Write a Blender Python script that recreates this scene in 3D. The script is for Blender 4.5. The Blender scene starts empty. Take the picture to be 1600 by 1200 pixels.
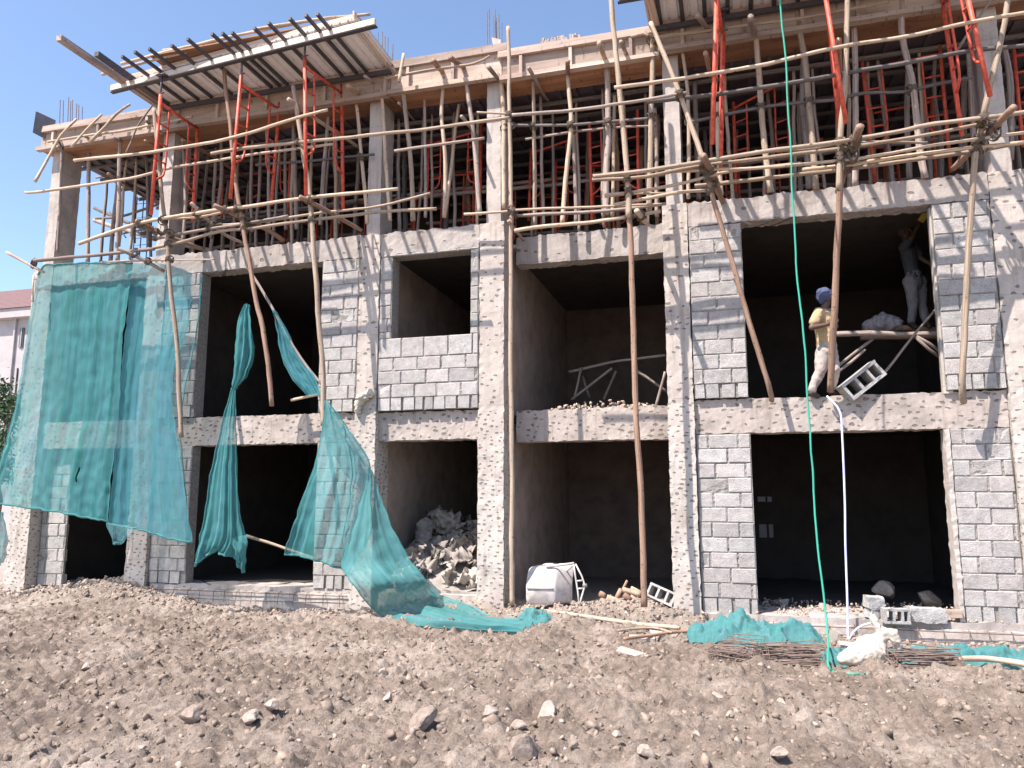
import bpy, bmesh, math, random
import numpy as np
from mathutils import Vector, Matrix, noise

# ------------------------------------------------------------ camera, world, sun
S = bpy.context.scene
F_PX = 1207.0
PITCH = math.radians(8.6)
YAW = math.radians(15.85)
CAM = np.array([0.0, -11.3, 1.6])
cd = bpy.data.cameras.new("camera"); cam = bpy.data.objects.new("camera", cd)
S.collection.objects.link(cam); S.camera = cam
cd.sensor_fit = 'HORIZONTAL'; cd.sensor_width = 36.0; cd.lens = 36.0 * F_PX / 1600.0
cd.clip_start = 0.05; cd.clip_end = 2000
cam.location = CAM
cam.rotation_euler = (math.pi/2 + PITCH, 0, YAW)

SUN = Vector((0.78, 1.0, -2.0)).normalized()          # direction the light travels
elev = math.asin(-SUN.z)
W = bpy.data.worlds.new("World"); S.world = W; W.use_nodes = True
nt = W.node_tree
sky = nt.nodes.new('ShaderNodeTexSky'); sky.sky_type = 'NISHITA'; sky.sun_disc = False
sky.sun_elevation = elev; sky.sun_rotation = math.atan2(-SUN.x, -SUN.y)
sky.altitude = 1500; sky.air_density = 1.0; sky.dust_density = 3.0; sky.ozone_density = 1.2
nt.nodes['Background'].inputs[1].default_value = 0.15
nt.links.new(sky.outputs[0], nt.nodes['Background'].inputs[0])
sl = bpy.data.lights.new("sun", 'SUN'); so = bpy.data.objects.new("sun", sl); S.collection.objects.link(so)
sl.energy = 5.0; sl.angle = math.radians(0.5); sl.color = (1.0, 0.915, 0.84)
so.rotation_euler = SUN.to_track_quat('-Z', 'Y').to_euler()
S.view_settings.view_transform = 'Standard'; S.view_settings.look = 'None'
S.view_settings.gamma = 1; S.view_settings.exposure = 1.0
S.cycles.max_bounces = 6; S.cycles.transparent_max_bounces = 16

random.seed(7); rng = np.random.RandomState(7)
CR = np.array([math.cos(YAW), math.sin(YAW), 0.0])
CF = np.array([-math.sin(YAW)*math.cos(PITCH), math.cos(YAW)*math.cos(PITCH), math.sin(PITCH)])
CU = np.cross(CR, CF)

def ray(px, py): return CR*(px-800)/F_PX - CU*(py-600)/F_PX + CF
def P(px, py, y=0.0):
    """survey helper: point of the plane y = const seen at this spot of the photograph"""
    d = ray(px, py); return Vector(CAM + d*((y-CAM[1])/d[1]))
def PZ(px, py, z=0.0):
    d = ray(px, py); return Vector(CAM + d*((z-CAM[2])/d[2]))

# ------------------------------------------------------------ materials
def mat(name, col=(.5,.5,.5), rough=.85, metal=0.0):
    m = bpy.data.materials.new(name); m.use_nodes = True
    b = m.node_tree.nodes['Principled BSDF']
    b.inputs['Base Color'].default_value = (*col, 1); b.inputs['Roughness'].default_value = rough
    b.inputs['Metallic'].default_value = metal
    return m
class G:
    def __init__(s, m): s.m = m; s.t = m.node_tree; s.b = s.t.nodes['Principled BSDF']
    def n(s, typ, **k):
        o = s.t.nodes.new('ShaderNode'+typ)
        for a, v in k.items(): setattr(o, a, v)
        return o
    def l(s, a, b): s.t.links.new(a, b)
    def coord(s, kind='Object'): return s.n('TexCoord').outputs[kind]
    def mapping(s, src, scale=(1,1,1), rot=(0,0,0), loc=(0,0,0)):
        m = s.n('Mapping'); s.l(src, m.inputs[0]); m.inputs['Scale'].default_value = scale
        m.inputs['Rotation'].default_value = rot; m.inputs['Location'].default_value = loc
        return m.outputs[0]
    def noise(s, src, scale, detail=5, rough=.6, dist=0):
        o = s.n('TexNoise'); s.l(src, o.inputs['Vector']); o.inputs['Scale'].default_value = scale
        o.inputs['Detail'].default_value = detail; o.inputs['Roughness'].default_value = rough
        o.inputs['Distortion'].default_value = dist
        return o.outputs['Fac']
    def ramp(s, src, stops):
        r = s.n('ValToRGB'); s.l(src, r.inputs[0]); e = r.color_ramp.elements
        while len(e) > 1: e.remove(e[-1])
        e[0].position = stops[0][0]; c = stops[0][1]; e[0].color = (*c, 1) if hasattr(c, '__len__') else (c, c, c, 1)
        for p_, c in stops[1:]:
            q = e.new(p_); q.color = (*c, 1) if hasattr(c, '__len__') else (c, c, c, 1)
        return r.outputs[0]
    def mix(s, fac, a, b, typ='MIX'):
        m = s.n('MixRGB', blend_type=typ)
        for i, v in ((0, fac), (1, a), (2, b)):
            if isinstance(v, bpy.types.NodeSocket): s.l(v, m.inputs[i])
            elif i == 0: m.inputs[0].default_value = v
            else: m.inputs[i].default_value = (*v, 1)
        return m.outputs[0]
    def math(s, op, a, b=0.0):
        m = s.n('Math', operation=op)
        for i, v in ((0, a), (1, b)):
            if isinstance(v, bpy.types.NodeSocket): s.l(v, m.inputs[i])
            else: m.inputs[i].default_value = v
        return m.outputs[0]
    def color(s, src): s.l(src, s.b.inputs['Base Color'])
    def bump(s, src, strength=.5, dist=.01, chain=None):
        b = s.n('Bump'); b.inputs['Strength'].default_value = strength; b.inputs['Distance'].default_value = dist
        s.l(src, b.inputs['Height'])
        if chain is not None: s.l(chain, b.inputs['Normal'])
        s.l(b.outputs[0], s.b.inputs['Normal']); return b.outputs[0]

def mat_concrete(name, tone=(.42,.37,.34), chips=0.0, cs=9.0, dark=(.27,.24,.225)):
    m = mat(name, tone, .93); g = G(m); co = g.coord()
    n1 = g.noise(co, 1.6, 7, .65); n2 = g.noise(co, 28, 6, .7)
    c = g.ramp(n1, [(.32, dark), (.5, tone), (.72, tuple(min(1, v*1.15) for v in tone))])
    c = g.mix(.2, c, g.ramp(n2, [(.3, .25), (.7, .8)]), 'OVERLAY')
    st = g.noise(g.mapping(co, (9, 9, .7)), 1.3, 5, .6)           # form-board run marks
    c = g.mix(g.ramp(st, [(.52, 0), (.7, .35)]), c, tuple(v*.72 for v in tone))
    sx = g.n('SeparateXYZ'); g.l(co, sx.inputs[0])
    seam = g.math('ABSOLUTE', g.math('SUBTRACT', g.math('FRACT', g.math('MULTIPLY', sx.outputs[2], .82)), .5))
    seamm = g.ramp(seam, [(0, 1), (.009, 0)])
    c = g.mix(g.math('MULTIPLY', seamm, .3), c, (.12, .11, .10))
    dr = g.noise(g.mapping(co, (5, 5, .45), (0, 0, 0), (3, 7, 1)), 2.2, 4, .55)
    c = g.mix(g.ramp(dr, [(.56, 0), (.72, .55)]), c, (.20, .145, .11))
    hc = g.n('TexVoronoi', feature='F1'); g.l(co, hc.inputs['Vector']); hc.inputs['Scale'].default_value = 46
    hm = g.math('MULTIPLY', g.ramp(hc.outputs['Distance'], [(.16, 1), (.3, 0)]), g.ramp(g.noise(co, 2.3, 3), [(.55, 0), (.66, 1)]))
    c = g.mix(g.math('MULTIPLY', hm, .35), c, (.10, .09, .08))
    nb = g.bump(n2, .35, .005); nb = g.bump(g.noise(co, 7, 5, .6), .35, .015, nb)
    if chips:
        xy = g.math('ADD', sx.outputs[0], sx.outputs[1])
        cb = g.n('CombineXYZ'); g.l(xy, cb.inputs[0]); g.l(sx.outputs[2], cb.inputs[1])
        mp = g.mapping(cb.outputs[0], (.85, 1.55, 1), (0, 0, math.radians(16)))
        wob = g.n('TexNoise'); g.l(mp, wob.inputs['Vector']); wob.inputs['Scale'].default_value = 14; wob.inputs['Detail'].default_value = 4
        ad = g.n('VectorMath', operation='MULTIPLY_ADD'); g.l(wob.outputs['Color'], ad.inputs[0])
        ad.inputs[1].default_value = (.085, .085, 0); g.l(mp, ad.inputs[2])
        v = g.n('TexVoronoi', voronoi_dimensions='2D', feature='F1'); g.l(ad.outputs[0], v.inputs['Vector'])
        v.inputs['Scale'].default_value = cs; v.inputs['Randomness'].default_value = .55
        sc = g.n('SeparateColor'); g.l(v.outputs['Color'], sc.inputs[0])
        on = g.math('GREATER_THAN', sc.outputs[1], 1.0-chips)
        thr = g.math('ADD', g.math('MULTIPLY', sc.outputs[0], .12), .095)
        mk = g.math('SUBTRACT', g.math('ADD', thr, .02), v.outputs['Distance'])
        mk = g.ramp(g.math('MULTIPLY', g.math('MULTIPLY', mk, on), 12), [(0, 0), (.5, 1)])
        c = g.mix(g.math('MULTIPLY', mk, .7), c, (.10, .088, .078))
        inv = g.math('SUBTRACT', 1.0, mk)
        nb = g.bump(inv, 1.0, .035, nb)
    g.color(c); return m

def mat_wood(name, cols, scale=1.0):
    m = mat(name, cols[1], .85); g = G(m); uv = g.coord('UV'); oi = g.n('ObjectInfo')
    off = g.n('CombineXYZ'); g.l(g.math('MULTIPLY', oi.outputs['Random'], 40), off.inputs[1])
    ad = g.n('VectorMath', operation='ADD'); g.l(uv, ad.inputs[0]); g.l(off.outputs[0], ad.inputs[1])
    a = g.noise(g.mapping(ad.outputs[0], (6, .8, 1)), 2.0*scale, 6, .65, .4)
    b = g.noise(g.mapping(ad.outputs[0], (2, 6, 1)), 3.0, 4, .6)
    c = g.ramp(a, [(.3, cols[0]), (.5, cols[1]), (.7, cols[2])])
    c = g.mix(g.ramp(b, [(.6, 0), (.68, .75)]), c, tuple(v*.35 for v in cols[0]))
    hv = g.n('HueSaturation'); g.l(g.math('ADD', g.math('MULTIPLY', oi.outputs['Random'], .6), .7), hv.inputs['Value']); g.l(c, hv.inputs['Color'])
    g.color(hv.outputs[0]); g.bump(a, .7, .006); return m

def mat_simple(name, col, rough=.8, metal=0, var=.3, sc=12, bump=.3, bd=.004):
    m = mat(name, col, rough, metal); g = G(m); co = g.coord(); n = g.noise(co, sc, 6, .65)
    lo = tuple(v*(1-var) for v in col); hi = tuple(min(1, v*(1+var*.6)) for v in col)
    g.color(g.ramp(n, [(.3, lo), (.52, col), (.72, hi)])); g.bump(n, bump, bd); return m

M = {}
M['conc'] = mat_concrete('smooth_concrete', (.44,.39,.355), 0, 9, (.30,.265,.24))
M['conc_chip'] = mat_concrete('chipped_concrete', (.47,.42,.38), .95, 9, (.39,.34,.305))
M['conc_upper'] = mat_concrete('lightly_chipped_concrete', (.44,.39,.35), .45, 7.5, (.36,.31,.28))
M['conc_beam'] = mat_concrete('chipped_beam_concrete', (.40,.345,.31), .8, 7.5, (.29,.245,.22))
M['conc_rough'] = mat_concrete('rough_concrete', (.37,.33,.305), .25, 6, (.24,.21,.195))
M['conc_shade'] = mat_simple('shade_toned_concrete', (.07,.058,.052), .95, 0, .3, 3)  # darkened copy of the concrete: room shade put into the colour
M['conc_back'] = mat_simple('part_shade_back_concrete', (.17,.13,.112), .95, 0, .3, 3)  # in-between copy: some of the bay shade put into the colour
M['conc_lit'] = mat_simple('light_toned_partition', (.42,.34,.295), .95, 0, .3, 3)  # lightened copy: light caught by the side walls put into the colour
M['wood0'] = mat_wood('straw_wood', [(.22,.155,.11), (.43,.325,.24), (.56,.45,.35)])
M['wood1'] = mat_wood('grey_wood', [(.12,.092,.08), (.28,.22,.19), (.41,.335,.29)])
M['wood2'] = mat_wood('brown_wood', [(.15,.085,.06), (.33,.20,.14), (.46,.31,.22)])
M['wood3'] = mat_wood('dark_bark', [(.05,.045,.045), (.12,.105,.10), (.20,.18,.17)])
M['board'] = mat_wood('formwork_board', [(.28,.20,.16), (.44,.335,.275), (.54,.43,.36)], .5)
M['ply'] = mat_wood('orange_plywood', [(.20,.095,.055), (.33,.165,.09), (.42,.23,.13)], .5)
M['ply_dark'] = mat_simple('dark_board', (.13,.13,.15), .8, 0, .3, 6)
M['red'] = mat_simple('red_lead_paint', (.60,.09,.05), .55, 0, .5, 14, .3, .003)
M['steel'] = mat_simple('dark_steel', (.085,.08,.088), .55, .3, .4, 20)
M['rust'] = mat_simple('rusty_rebar', (.21,.155,.13), .8, .2, .4, 30)
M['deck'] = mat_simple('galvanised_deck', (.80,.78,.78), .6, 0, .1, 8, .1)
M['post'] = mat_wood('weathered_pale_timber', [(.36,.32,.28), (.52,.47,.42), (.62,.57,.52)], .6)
M['deck_shade'] = mat_simple('shade_toned_deck', (.12,.095,.11), .6, .2, .35, 5, .1)  # reddish gloom of the top floor put into the deck colour
M['sack'] = mat_simple('woven_sack', (.50,.45,.385), .9, 0, .25, 9, .4, .01)
M['sack_grey'] = mat_simple('cement_paper', (.29,.255,.23), .9, 0, .35, 7, .4, .01)
M['white_metal'] = mat_simple('scuffed_white_metal', (.52,.475,.455), .6, .1, .25, 14, .3, .004)
M['tyre'] = mat_simple('grimy_steel', (.22,.2,.19), .8, .1, .3, 14)
M['skin'] = mat_simple('brown_skin', (.10,.055,.038), .6, 0, .15, 20, .1)
M['shirt_y'] = mat_simple('yellow_shirt', (.44,.32,.185), .9, 0, .15, 9, .4, .01)
M['shirt_d'] = mat_simple('dark_shirt', (.05,.055,.065), .9, 0, .2, 9, .4, .01)
M['trou'] = mat_simple('pale_trousers', (.40,.34,.31), .9, 0, .2, 9, .5, .015)
M['trou_g'] = mat_simple('grey_trousers', (.22,.205,.215), .9, 0, .2, 9, .5, .015)
M['cap'] = mat_simple('blue_headcloth', (.07,.085,.16), .9, 0, .25, 16, .5, .01)
M['shoe'] = mat_simple('dark_shoe', (.06,.045,.04), .7)
M['glove'] = mat_simple('yellow_plastic', (.6,.45,.08), .5)
M['lash'] = mat_simple('twine', (.13,.10,.075), .9)
M['rope'] = mat_simple('green_rope', (.035,.36,.25), .7, 0, .3, 120, .8, .004)
M['hose'] = mat_simple('white_hose', (.62,.64,.85), .4, 0, .08, 20)
M['wall_far'] = mat_simple('cream_render', (.42,.39,.39), .9, 0, .12, 2)
M['win'] = mat_simple('dark_glass', (.05,.06,.06), .2)
M['leaf'] = mat_simple('green_leaves', (.06,.10,.04), .7, 0, .5, 4)
M['bark'] = mat_simple('tree_bark', (.14,.10,.07), .9)

# block material: colour from per-block attribute
def mat_block():
    m = mat('concrete_block', (.5,.48,.47), .95); g = G(m); co = g.coord()
    at = g.n('Attribute'); at.attribute_name = 'tint'
    n2 = g.noise(co, 60, 5, .75); n1 = g.noise(co, 9, 5, .7)
    c = g.ramp(n1, [(.3, (.29,.28,.272)), (.5, (.385,.372,.362)), (.7, (.46,.446,.434))])
    c = g.mix(.45, c, g.ramp(n2, [(.3, .2), (.7, .85)]), 'OVERLAY')
    c = g.mix(1.0, c, at.outputs['Color'], 'MULTIPLY')
    g.color(c); nb = g.bump(n2, .9, .012); g.bump(n1, .6, .02, nb); return m
M['block'] = mat_block()
M['mortar'] = mat_simple('mortar', (.27,.25,.23), .95, 0, .4, 22, .9, .02)

def mat_roof():
    m = mat('clay_roof_tiles', (.26,.13,.11), .8); g = G(m); co = g.coord()
    w = g.n('TexWave', wave_type='BANDS', bands_direction='Z'); g.l(co, w.inputs['Vector']); w.inputs['Scale'].default_value = 1.6; w.inputs['Distortion'].default_value = .3
    c = g.ramp(w.outputs['Fac'], [(.1, (.07,.035,.035)), (.5, (.17,.09,.085))])
    g.color(g.mix(.4, c, g.ramp(g.noise(co, 5), [(.3, .3), (.7, .7)]), 'OVERLAY')); return m
M['tile'] = mat_roof()

def mat_net(name, col, dens):
    m = bpy.data.materials.new(name); m.use_nodes = True; g = G(m); t = m.node_tree
    uv = g.coord('UV')
    n = g.noise(g.mapping(uv, (14, .7, 1)), 2.0, 5, .6); n2 = g.noise(g.mapping(uv, (3, 2, 1)), 1.5, 3, .5)
    f = g.math('ADD', g.math('MULTIPLY', n, .75), g.math('MULTIPLY', n2, .5))
    a = g.ramp(f, [(.42, dens-.13), (.62, dens), (.85, min(.97, dens+.17))])
    c = g.ramp(g.noise(g.mapping(uv, (6, .5, 1)), 1.7, 3), [(.35, col), (.65, tuple(min(1, v*q) for v, q in zip(col, (1.6, 1.12, 1.3))))])
    t.nodes.remove(g.b)
    d = g.n('BsdfDiffuse'); tl = g.n('BsdfTranslucent'); g.l(c, d.inputs[0]); g.l(c, tl.inputs[0])
    m1 = g.n('MixShader'); m1.inputs[0].default_value = .35; g.l(d.outputs[0], m1.inputs[1]); g.l(tl.outputs[0], m1.inputs[2])
    tr = g.n('BsdfTransparent'); m2 = g.n('MixShader'); g.l(a, m2.inputs[0]); g.l(tr.outputs[0], m2.inputs[1]); g.l(m1.outputs[0], m2.inputs[2])
    g.l(m2.outputs[0], t.nodes['Material Output'].inputs[0]); return m
M['net'] = mat_net('green_debris_net', (.08,.31,.30), .70)
M['net_blue'] = mat_net('bluish_debris_net', (.08,.31,.33), .66)
M['net_thin'] = mat_net('thin_debris_net', (.14,.37,.38), .33)
M['net_dense'] = mat_net('bunched_debris_net', (.085,.30,.285), .76)

def mat_soil():
    m = mat('stony_soil', (.3,.24,.2), .97); g = G(m); co = g.coord()
    n1 = g.noise(co, .8, 7, .7); n2 = g.noise(co, 9, 6, .7); n3 = g.noise(co, 70, 5, .75)
    c = g.ramp(n1, [(.3, (.15,.113,.088)), (.5, (.265,.207,.167)), (.68, (.39,.325,.277))])
    c = g.mix(.7, c, g.ramp(n2, [(.32, .22), (.68, .75)]), 'OVERLAY')
    c = g.mix(.4, c, g.ramp(n3, [(.3, .25), (.72, .8)]), 'OVERLAY')
    sx = g.n('SeparateXYZ'); g.l(co, sx.inputs[0])
    near = g.ramp(g.math('ADD', g.math('MULTIPLY', sx.outputs[1], .25), g.math('ADD', g.math('MULTIPLY', n1, .8), .35)), [(.3, 0), (.75, .7)])
    c = g.mix(near, c, (.42,.36,.31))                       # cement dust along the building
    g.color(c); nb = g.bump(n3, 1, .02); g.bump(n2, .9, .05, nb); return m
M['soil'] = mat_soil()
def mat_stone(name, cols, vcol=True):
    m = mat(name, cols[1], .95); g = G(m); co = g.coord(); n = g.noise(co, 18, 6, .7)
    c = g.ramp(n, [(.3, cols[0]), (.52, cols[1]), (.72, cols[2])])
    if vcol:
        at = g.n('Attribute'); at.attribute_name = 'tint'; c = g.mix(1.0, c, at.outputs['Color'], 'MULTIPLY')
    g.color(c); g.bump(n, .6, .01); return m
M['rubble'] = mat_stone('rubble_stone', [(.18,.138,.108), (.295,.238,.197), (.40,.34,.295)])
M['rock'] = mat_stone('pale_rock', [(.22,.175,.145), (.34,.28,.24), (.46,.40,.355)], False)
M['rock_br'] = mat_stone('brown_rock', [(.16,.12,.095), (.26,.205,.17), (.35,.29,.25)], False)

# ------------------------------------------------------------ object helpers
C = S.collection
def link(name, me, m=None, parent=None, smooth=False):
    o = bpy.data.objects.new(name, me); C.objects.link(o)
    if m is not None: me.materials.append(m)
    if parent is not None: o.parent = parent
    if smooth:
        me.polygons.foreach_set('use_smooth', [True]*len(me.polygons))
    return o
def tag(o, label, cat, group=None):
    o['label'] = label; o['category'] = cat
    if group: o['group'] = group
    return o
def empty(name, loc, label, cat, group=None):
    o = bpy.data.objects.new(name, None); C.objects.link(o); o.location = (0, 0, 0)
    o.empty_display_size = .1
    return tag(o, label, cat, group)
def pyme(name, vs, fs):
    me = bpy.data.meshes.new(name); me.from_pydata([tuple(v) for v in vs], [], fs); me.update(); return me

class MB:
    def __init__(s): s.v = []; s.f = []; s.uv = []; s.tint = []
    def add(s, vs, fs, uvs=None, tint=None):
        o = len(s.v); s.v += [tuple(v) for v in vs]; s.f += [tuple(i+o for i in f) for f in fs]
        s.uv += (uvs if uvs is not None else [(v[0]+v[1], v[2]) for v in vs])
        s.tint += [tint if tint is not None else (1, 1, 1)]*len(vs)
    def box(s, x0, x1, y0, y1, z0, z1, j=0, tint=None):
        vs = [(x, y, z) for x in (x0, x1) for y in (y0, y1) for z in (z0, z1)]
        if j: vs = [tuple(c+random.uniform(-j, j) for c in v) for v in vs]
        uv = [(v[2]+v[1], v[0]) if (x1-x0) > (z1-z0) else (v[0]+v[1], v[2]) for v in vs]
        s.add(vs, [(0,1,3,2),(4,6,7,5),(0,4,5,1),(2,3,7,6),(0,2,6,4),(1,5,7,3)], uv, tint)
    def obox(s, a, b, w, h, up=Vector((0,0,1))):
        """a square-section bar from a to b"""
        a = Vector(a); b = Vector(b); d = (b-a).normalized(); r = d.cross(up)
        if r.length < 1e-3: r = Vector((1,0,0))
        r.normalize(); u = r.cross(d); L = (b-a).length
        vs = []; uv = []
        for p, l in ((a, 0), (b, L)):
            for sx, sz in ((-1,-1),(1,-1),(1,1),(-1,1)):
                vs.append(p + r*sx*w/2 + u*sz*h/2); uv.append((sx*w+sz*h, l))
        s.add(vs, [(0,1,2,3),(7,6,5,4),(0,4,5,1),(1,5,6,2),(2,6,7,3),(3,7,4,0)], uv)
    def tube(s, pts, rad, n=8, wob=0, step=None, seed=0):
        pts = [Vector(p) for p in pts]
        if not hasattr(rad, '__len__'): rad = [rad]*len(pts)
        if step and len(pts) >= 2: pts, rad = resample(pts, rad, step)
        N = len(pts); r0 = None; L = 0; vs = []; uv = []
        for i, p in enumerate(pts):
            d = (pts[min(i+1, N-1)] - pts[max(i-1, 0)]).normalized()
            if r0 is None:
                r0 = d.cross(Vector((.3, .9, .2))); r0 = r0.normalized() if r0.length > .01 else Vector((1,0,0))
            r0 = (r0 - d*r0.dot(d)).normalized(); u = d.cross(r0)
            if i: L += (p-pts[i-1]).length
            q = p
            if wob: q = p + (noise.noise_vector(Vector((L*1.1+seed*7.3, seed*3.1, 0)))*wob + noise.noise_vector(Vector((L*4+seed, seed*1.7, 5)))*wob*.25)
            for k in range(n):
                a = 2*math.pi*k/n; rr = rad[i]
                if wob: rr *= 1 + .18*noise.noise(Vector((math.cos(a)*.8+seed, math.sin(a)*.8, L*5)))
                vs.append(q + (r0*math.cos(a)+u*math.sin(a))*rr); uv.append((k/n if k <= n/2 else 1-k/n, L))
        fs = [(i*n+k, i*n+(k+1) % n, (i+1)*n+(k+1) % n, (i+1)*n+k) for i in range(N-1) for k in range(n)]
        fs += [tuple(reversed(range(n))), tuple(range((N-1)*n, N*n))]
        s.add(vs, fs, uv)
    def build(s, name, m, parent=None, smooth=False, tint=False):
        me = pyme(name, s.v, s.f)
        ul = me.uv_layers.new(name='UVMap'); li = np.empty(len(me.loops), dtype=np.int32)
        me.loops.foreach_get('vertex_index', li); uv = np.array(s.uv, dtype=np.float32)[li]
        ul.data.foreach_set('uv', uv.ravel())
        if tint:
            ca = me.color_attributes.new('tint', 'FLOAT_COLOR', 'POINT')
            t = np.ones((len(s.v), 4), dtype=np.float32); t[:, :3] = np.array(s.tint); ca.data.foreach_set('color', t.ravel())
        return link(name, me, m, parent, smooth)

def resample(pts, rad, step):
    out = []; ro = []; n = len(pts)
    for i in range(n-1):
        p0 = pts[max(i-1, 0)]; p1 = pts[i]; p2 = pts[i+1]; p3 = pts[min(i+2, n-1)]
        k = max(1, int((p2-p1).length/step))
        for j in range(k):
            t = j/k; t2 = t*t; t3 = t2*t
            out.append(.5*((2*p1) + (p2-p0)*t + (2*p0-5*p1+4*p2-p3)*t2 + (3*p1-p0-3*p2+p3)*t3)); ro.append(rad[i]*(1-t)+rad[i+1]*t)
    out.append(pts[-1]); ro.append(rad[-1]); return out, ro

def rough_box(x0, x1, y0, y1, z0, z1, res=.08, amp=.006, top=0.0, bot=0.0, edge=.008, seed=0):
    """subdivided block with cast-concrete unevenness; top/bot roughen those rims"""
    nx, ny, nz = [max(1, int(round(v/res))) for v in (x1-x0, y1-y0, z1-z0)]
    idx = {}; vs = []; fs = []
    def vid(i, j, k):
        key = (i, j, k)
        if key in idx: return idx[key]
        p = Vector((x0+(x1-x0)*i/nx, y0+(y1-y0)*j/ny, z0+(z1-z0)*k/nz))
        q = p*6 + Vector((seed*5.1, 0, 0)); d = noise.noise_vector(q)*amp + noise.noise_vector(q*3.3)*amp*.5
        e = (i in (0, nx)) + (j in (0, ny)) + (k in (0, nz))
        if e >= 2: d += noise.noise_vector(p*17)*edge
        if k == nz and top: d.z += (.35*noise.noise(p*5)+.6*noise.noise(p*14)+.6*noise.noise(p*31))*top
        if k == 0 and bot: d.z += (.3*noise.noise(p*6)+.7*noise.noise(p*19))*bot
        idx[key] = len(vs); vs.append(p+d); return idx[key]
    for i in range(nx):
        for k in range(nz):
            fs.append((vid(i,0,k), vid(i+1,0,k), vid(i+1,0,k+1), vid(i,0,k+1)))
            fs.append((vid(i,ny,k), vid(i,ny,k+1), vid(i+1,ny,k+1), vid(i+1,ny,k)))
    for j in range(ny):
        for k in range(nz):
            fs.append((vid(0,j,k), vid(0,j,k+1), vid(0,j+1,k+1), vid(0,j+1,k)))
            fs.append((vid(nx,j,k), vid(nx,j+1,k), vid(nx,j+1,k+1), vid(nx,j,k+1)))
    for i in range(nx):
        for j in range(ny):
            fs.append((vid(i,j,0), vid(i,j+1,0), vid(i+1,j+1,0), vid(i+1,j,0)))
            fs.append((vid(i,j,nz), vid(i+1,j,nz), vid(i+1,j+1,nz), vid(i,j+1,nz)))
    return vs, fs

# ------------------------------------------------------------ numpy noise for the ground
_perm = rng.rand(256, 256)
def vnoise(x, y):
    xi = np.floor(x).astype(int); yi = np.floor(y).astype(int); fx = x-xi; fy = y-yi
    fx = fx*fx*(3-2*fx); fy = fy*fy*(3-2*fy)
    g = lambda a, b: _perm[a % 256, b % 256]
    return (g(xi,yi)*(1-fx)+g(xi+1,yi)*fx)*(1-fy)+(g(xi,yi+1)*(1-fx)+g(xi+1,yi+1)*fx)*fy - .5
def gz(x, y):
    x = np.asarray(x, float); y = np.asarray(y, float)
    base = np.interp(x, [-14, -12.3, -10.2, -8.5, -5.6, -4.5, -3.3, -1.5, 0, 3, 6], [.05, .05, .16, -.10, 0, .12, .07, .10, -.02, -.14, -.14])
    w = np.clip((y+2.2)/2.0, 0, 1); w = w*w*(3-2*w)
    z = base*w
    z += .05*np.exp(-((x+11.2)/.9)**2-((y-.35)/.55)**2) + .08*np.exp(-((x+9.9)/1.1)**2-((y+.1)/.6)**2)
    z += .12*np.exp(-((x+1.6)/1.0)**2-((y+.25)/.45)**2)
    z += .10*vnoise(x*.55+3, y*.55) + .10*vnoise(x*1.3, y*1.3+9)
    for (fx, fy, fr) in ((-3.1,-4.9,.28), (-2.2,-4.2,.3), (-1.2,-3.6,.28), (-.2,-3.0,.3), (-4.6,-3.4,.35), (.6,-4.6,.3), (-6.5,-2.4,.4), (1.5,-3.4,.35)):
        z -= .07*np.exp(-((x-fx)/fr)**2-((y-fy)/(fr*.6))**2)
    rut = y+3.3+.25*np.sin(x*.6)
    flat = .65*np.exp(-(rut/.16)**2)+.5*np.exp(-((rut+.62)/.14)**2)
    z -= .045*flat*np.clip(1-np.abs(x+2)/9, 0, 1)
    det = np.clip(1-np.abs(y+4)/30, .1, 1)*(1-.75*np.minimum(1, flat)*(vnoise(x*.8+40, y*.2) > -.15))
    for s_, a in ((2.7, .05), (6.1, .065), (13, .06), (24, .045)):
        n = vnoise(x*s_+s_, y*s_); z += det*a*(np.abs(n)*1.6 - .35 + .7*n)
    return z

def inter(a0, a1, step, far0, far1):
    mid = np.arange(a0, a1+step/2, step)
    lo = a0 - np.cumsum(step*1.35**np.arange(1, 26)); lo = lo[lo > far0][::-1]
    hi = a1 + np.cumsum(step*1.35**np.arange(1, 40)); hi = hi[hi < far1]
    return np.concatenate([[far0], lo, mid, hi, [far1]])
gx = inter(-13.5, 5.2, .027, -400, 400); gy = inter(-7.6, .9, .027, -300, 600)
X, Y = np.meshgrid(gx, gy); Z = gz(X, Y)
inside = (Y > .9)
Z = np.where(inside, np.minimum(Z, .02), Z)
Z = np.where((Y > 6) | (np.abs(X) > 16), -.1, Z)
nx, ny = len(gx), len(gy)
co = np.stack([X, Y, Z], -1).reshape(-1, 3).astype(np.float32)
ii = (np.arange(ny-1)[:, None]*nx + np.arange(nx-1)[None, :]).ravel()
quads = np.stack([ii, ii+1, ii+nx+1, ii+nx], 1).astype(np.int32)
me = bpy.data.meshes.new('ground'); me.vertices.add(len(co)); me.vertices.foreach_set('co', co.ravel())
me.loops.add(quads.size); me.loops.foreach_set('vertex_index', quads.ravel()); me.polygons.add(len(quads))
me.polygons.foreach_set('loop_start', np.arange(0, quads.size, 4, dtype=np.int32)); me.polygons.foreach_set('loop_total', np.full(len(quads), 4, dtype=np.int32))
me.update(calc_edges=True); me.validate()
ground = link('ground', me, M['soil'], None, False); ground['kind'] = 'structure'

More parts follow.
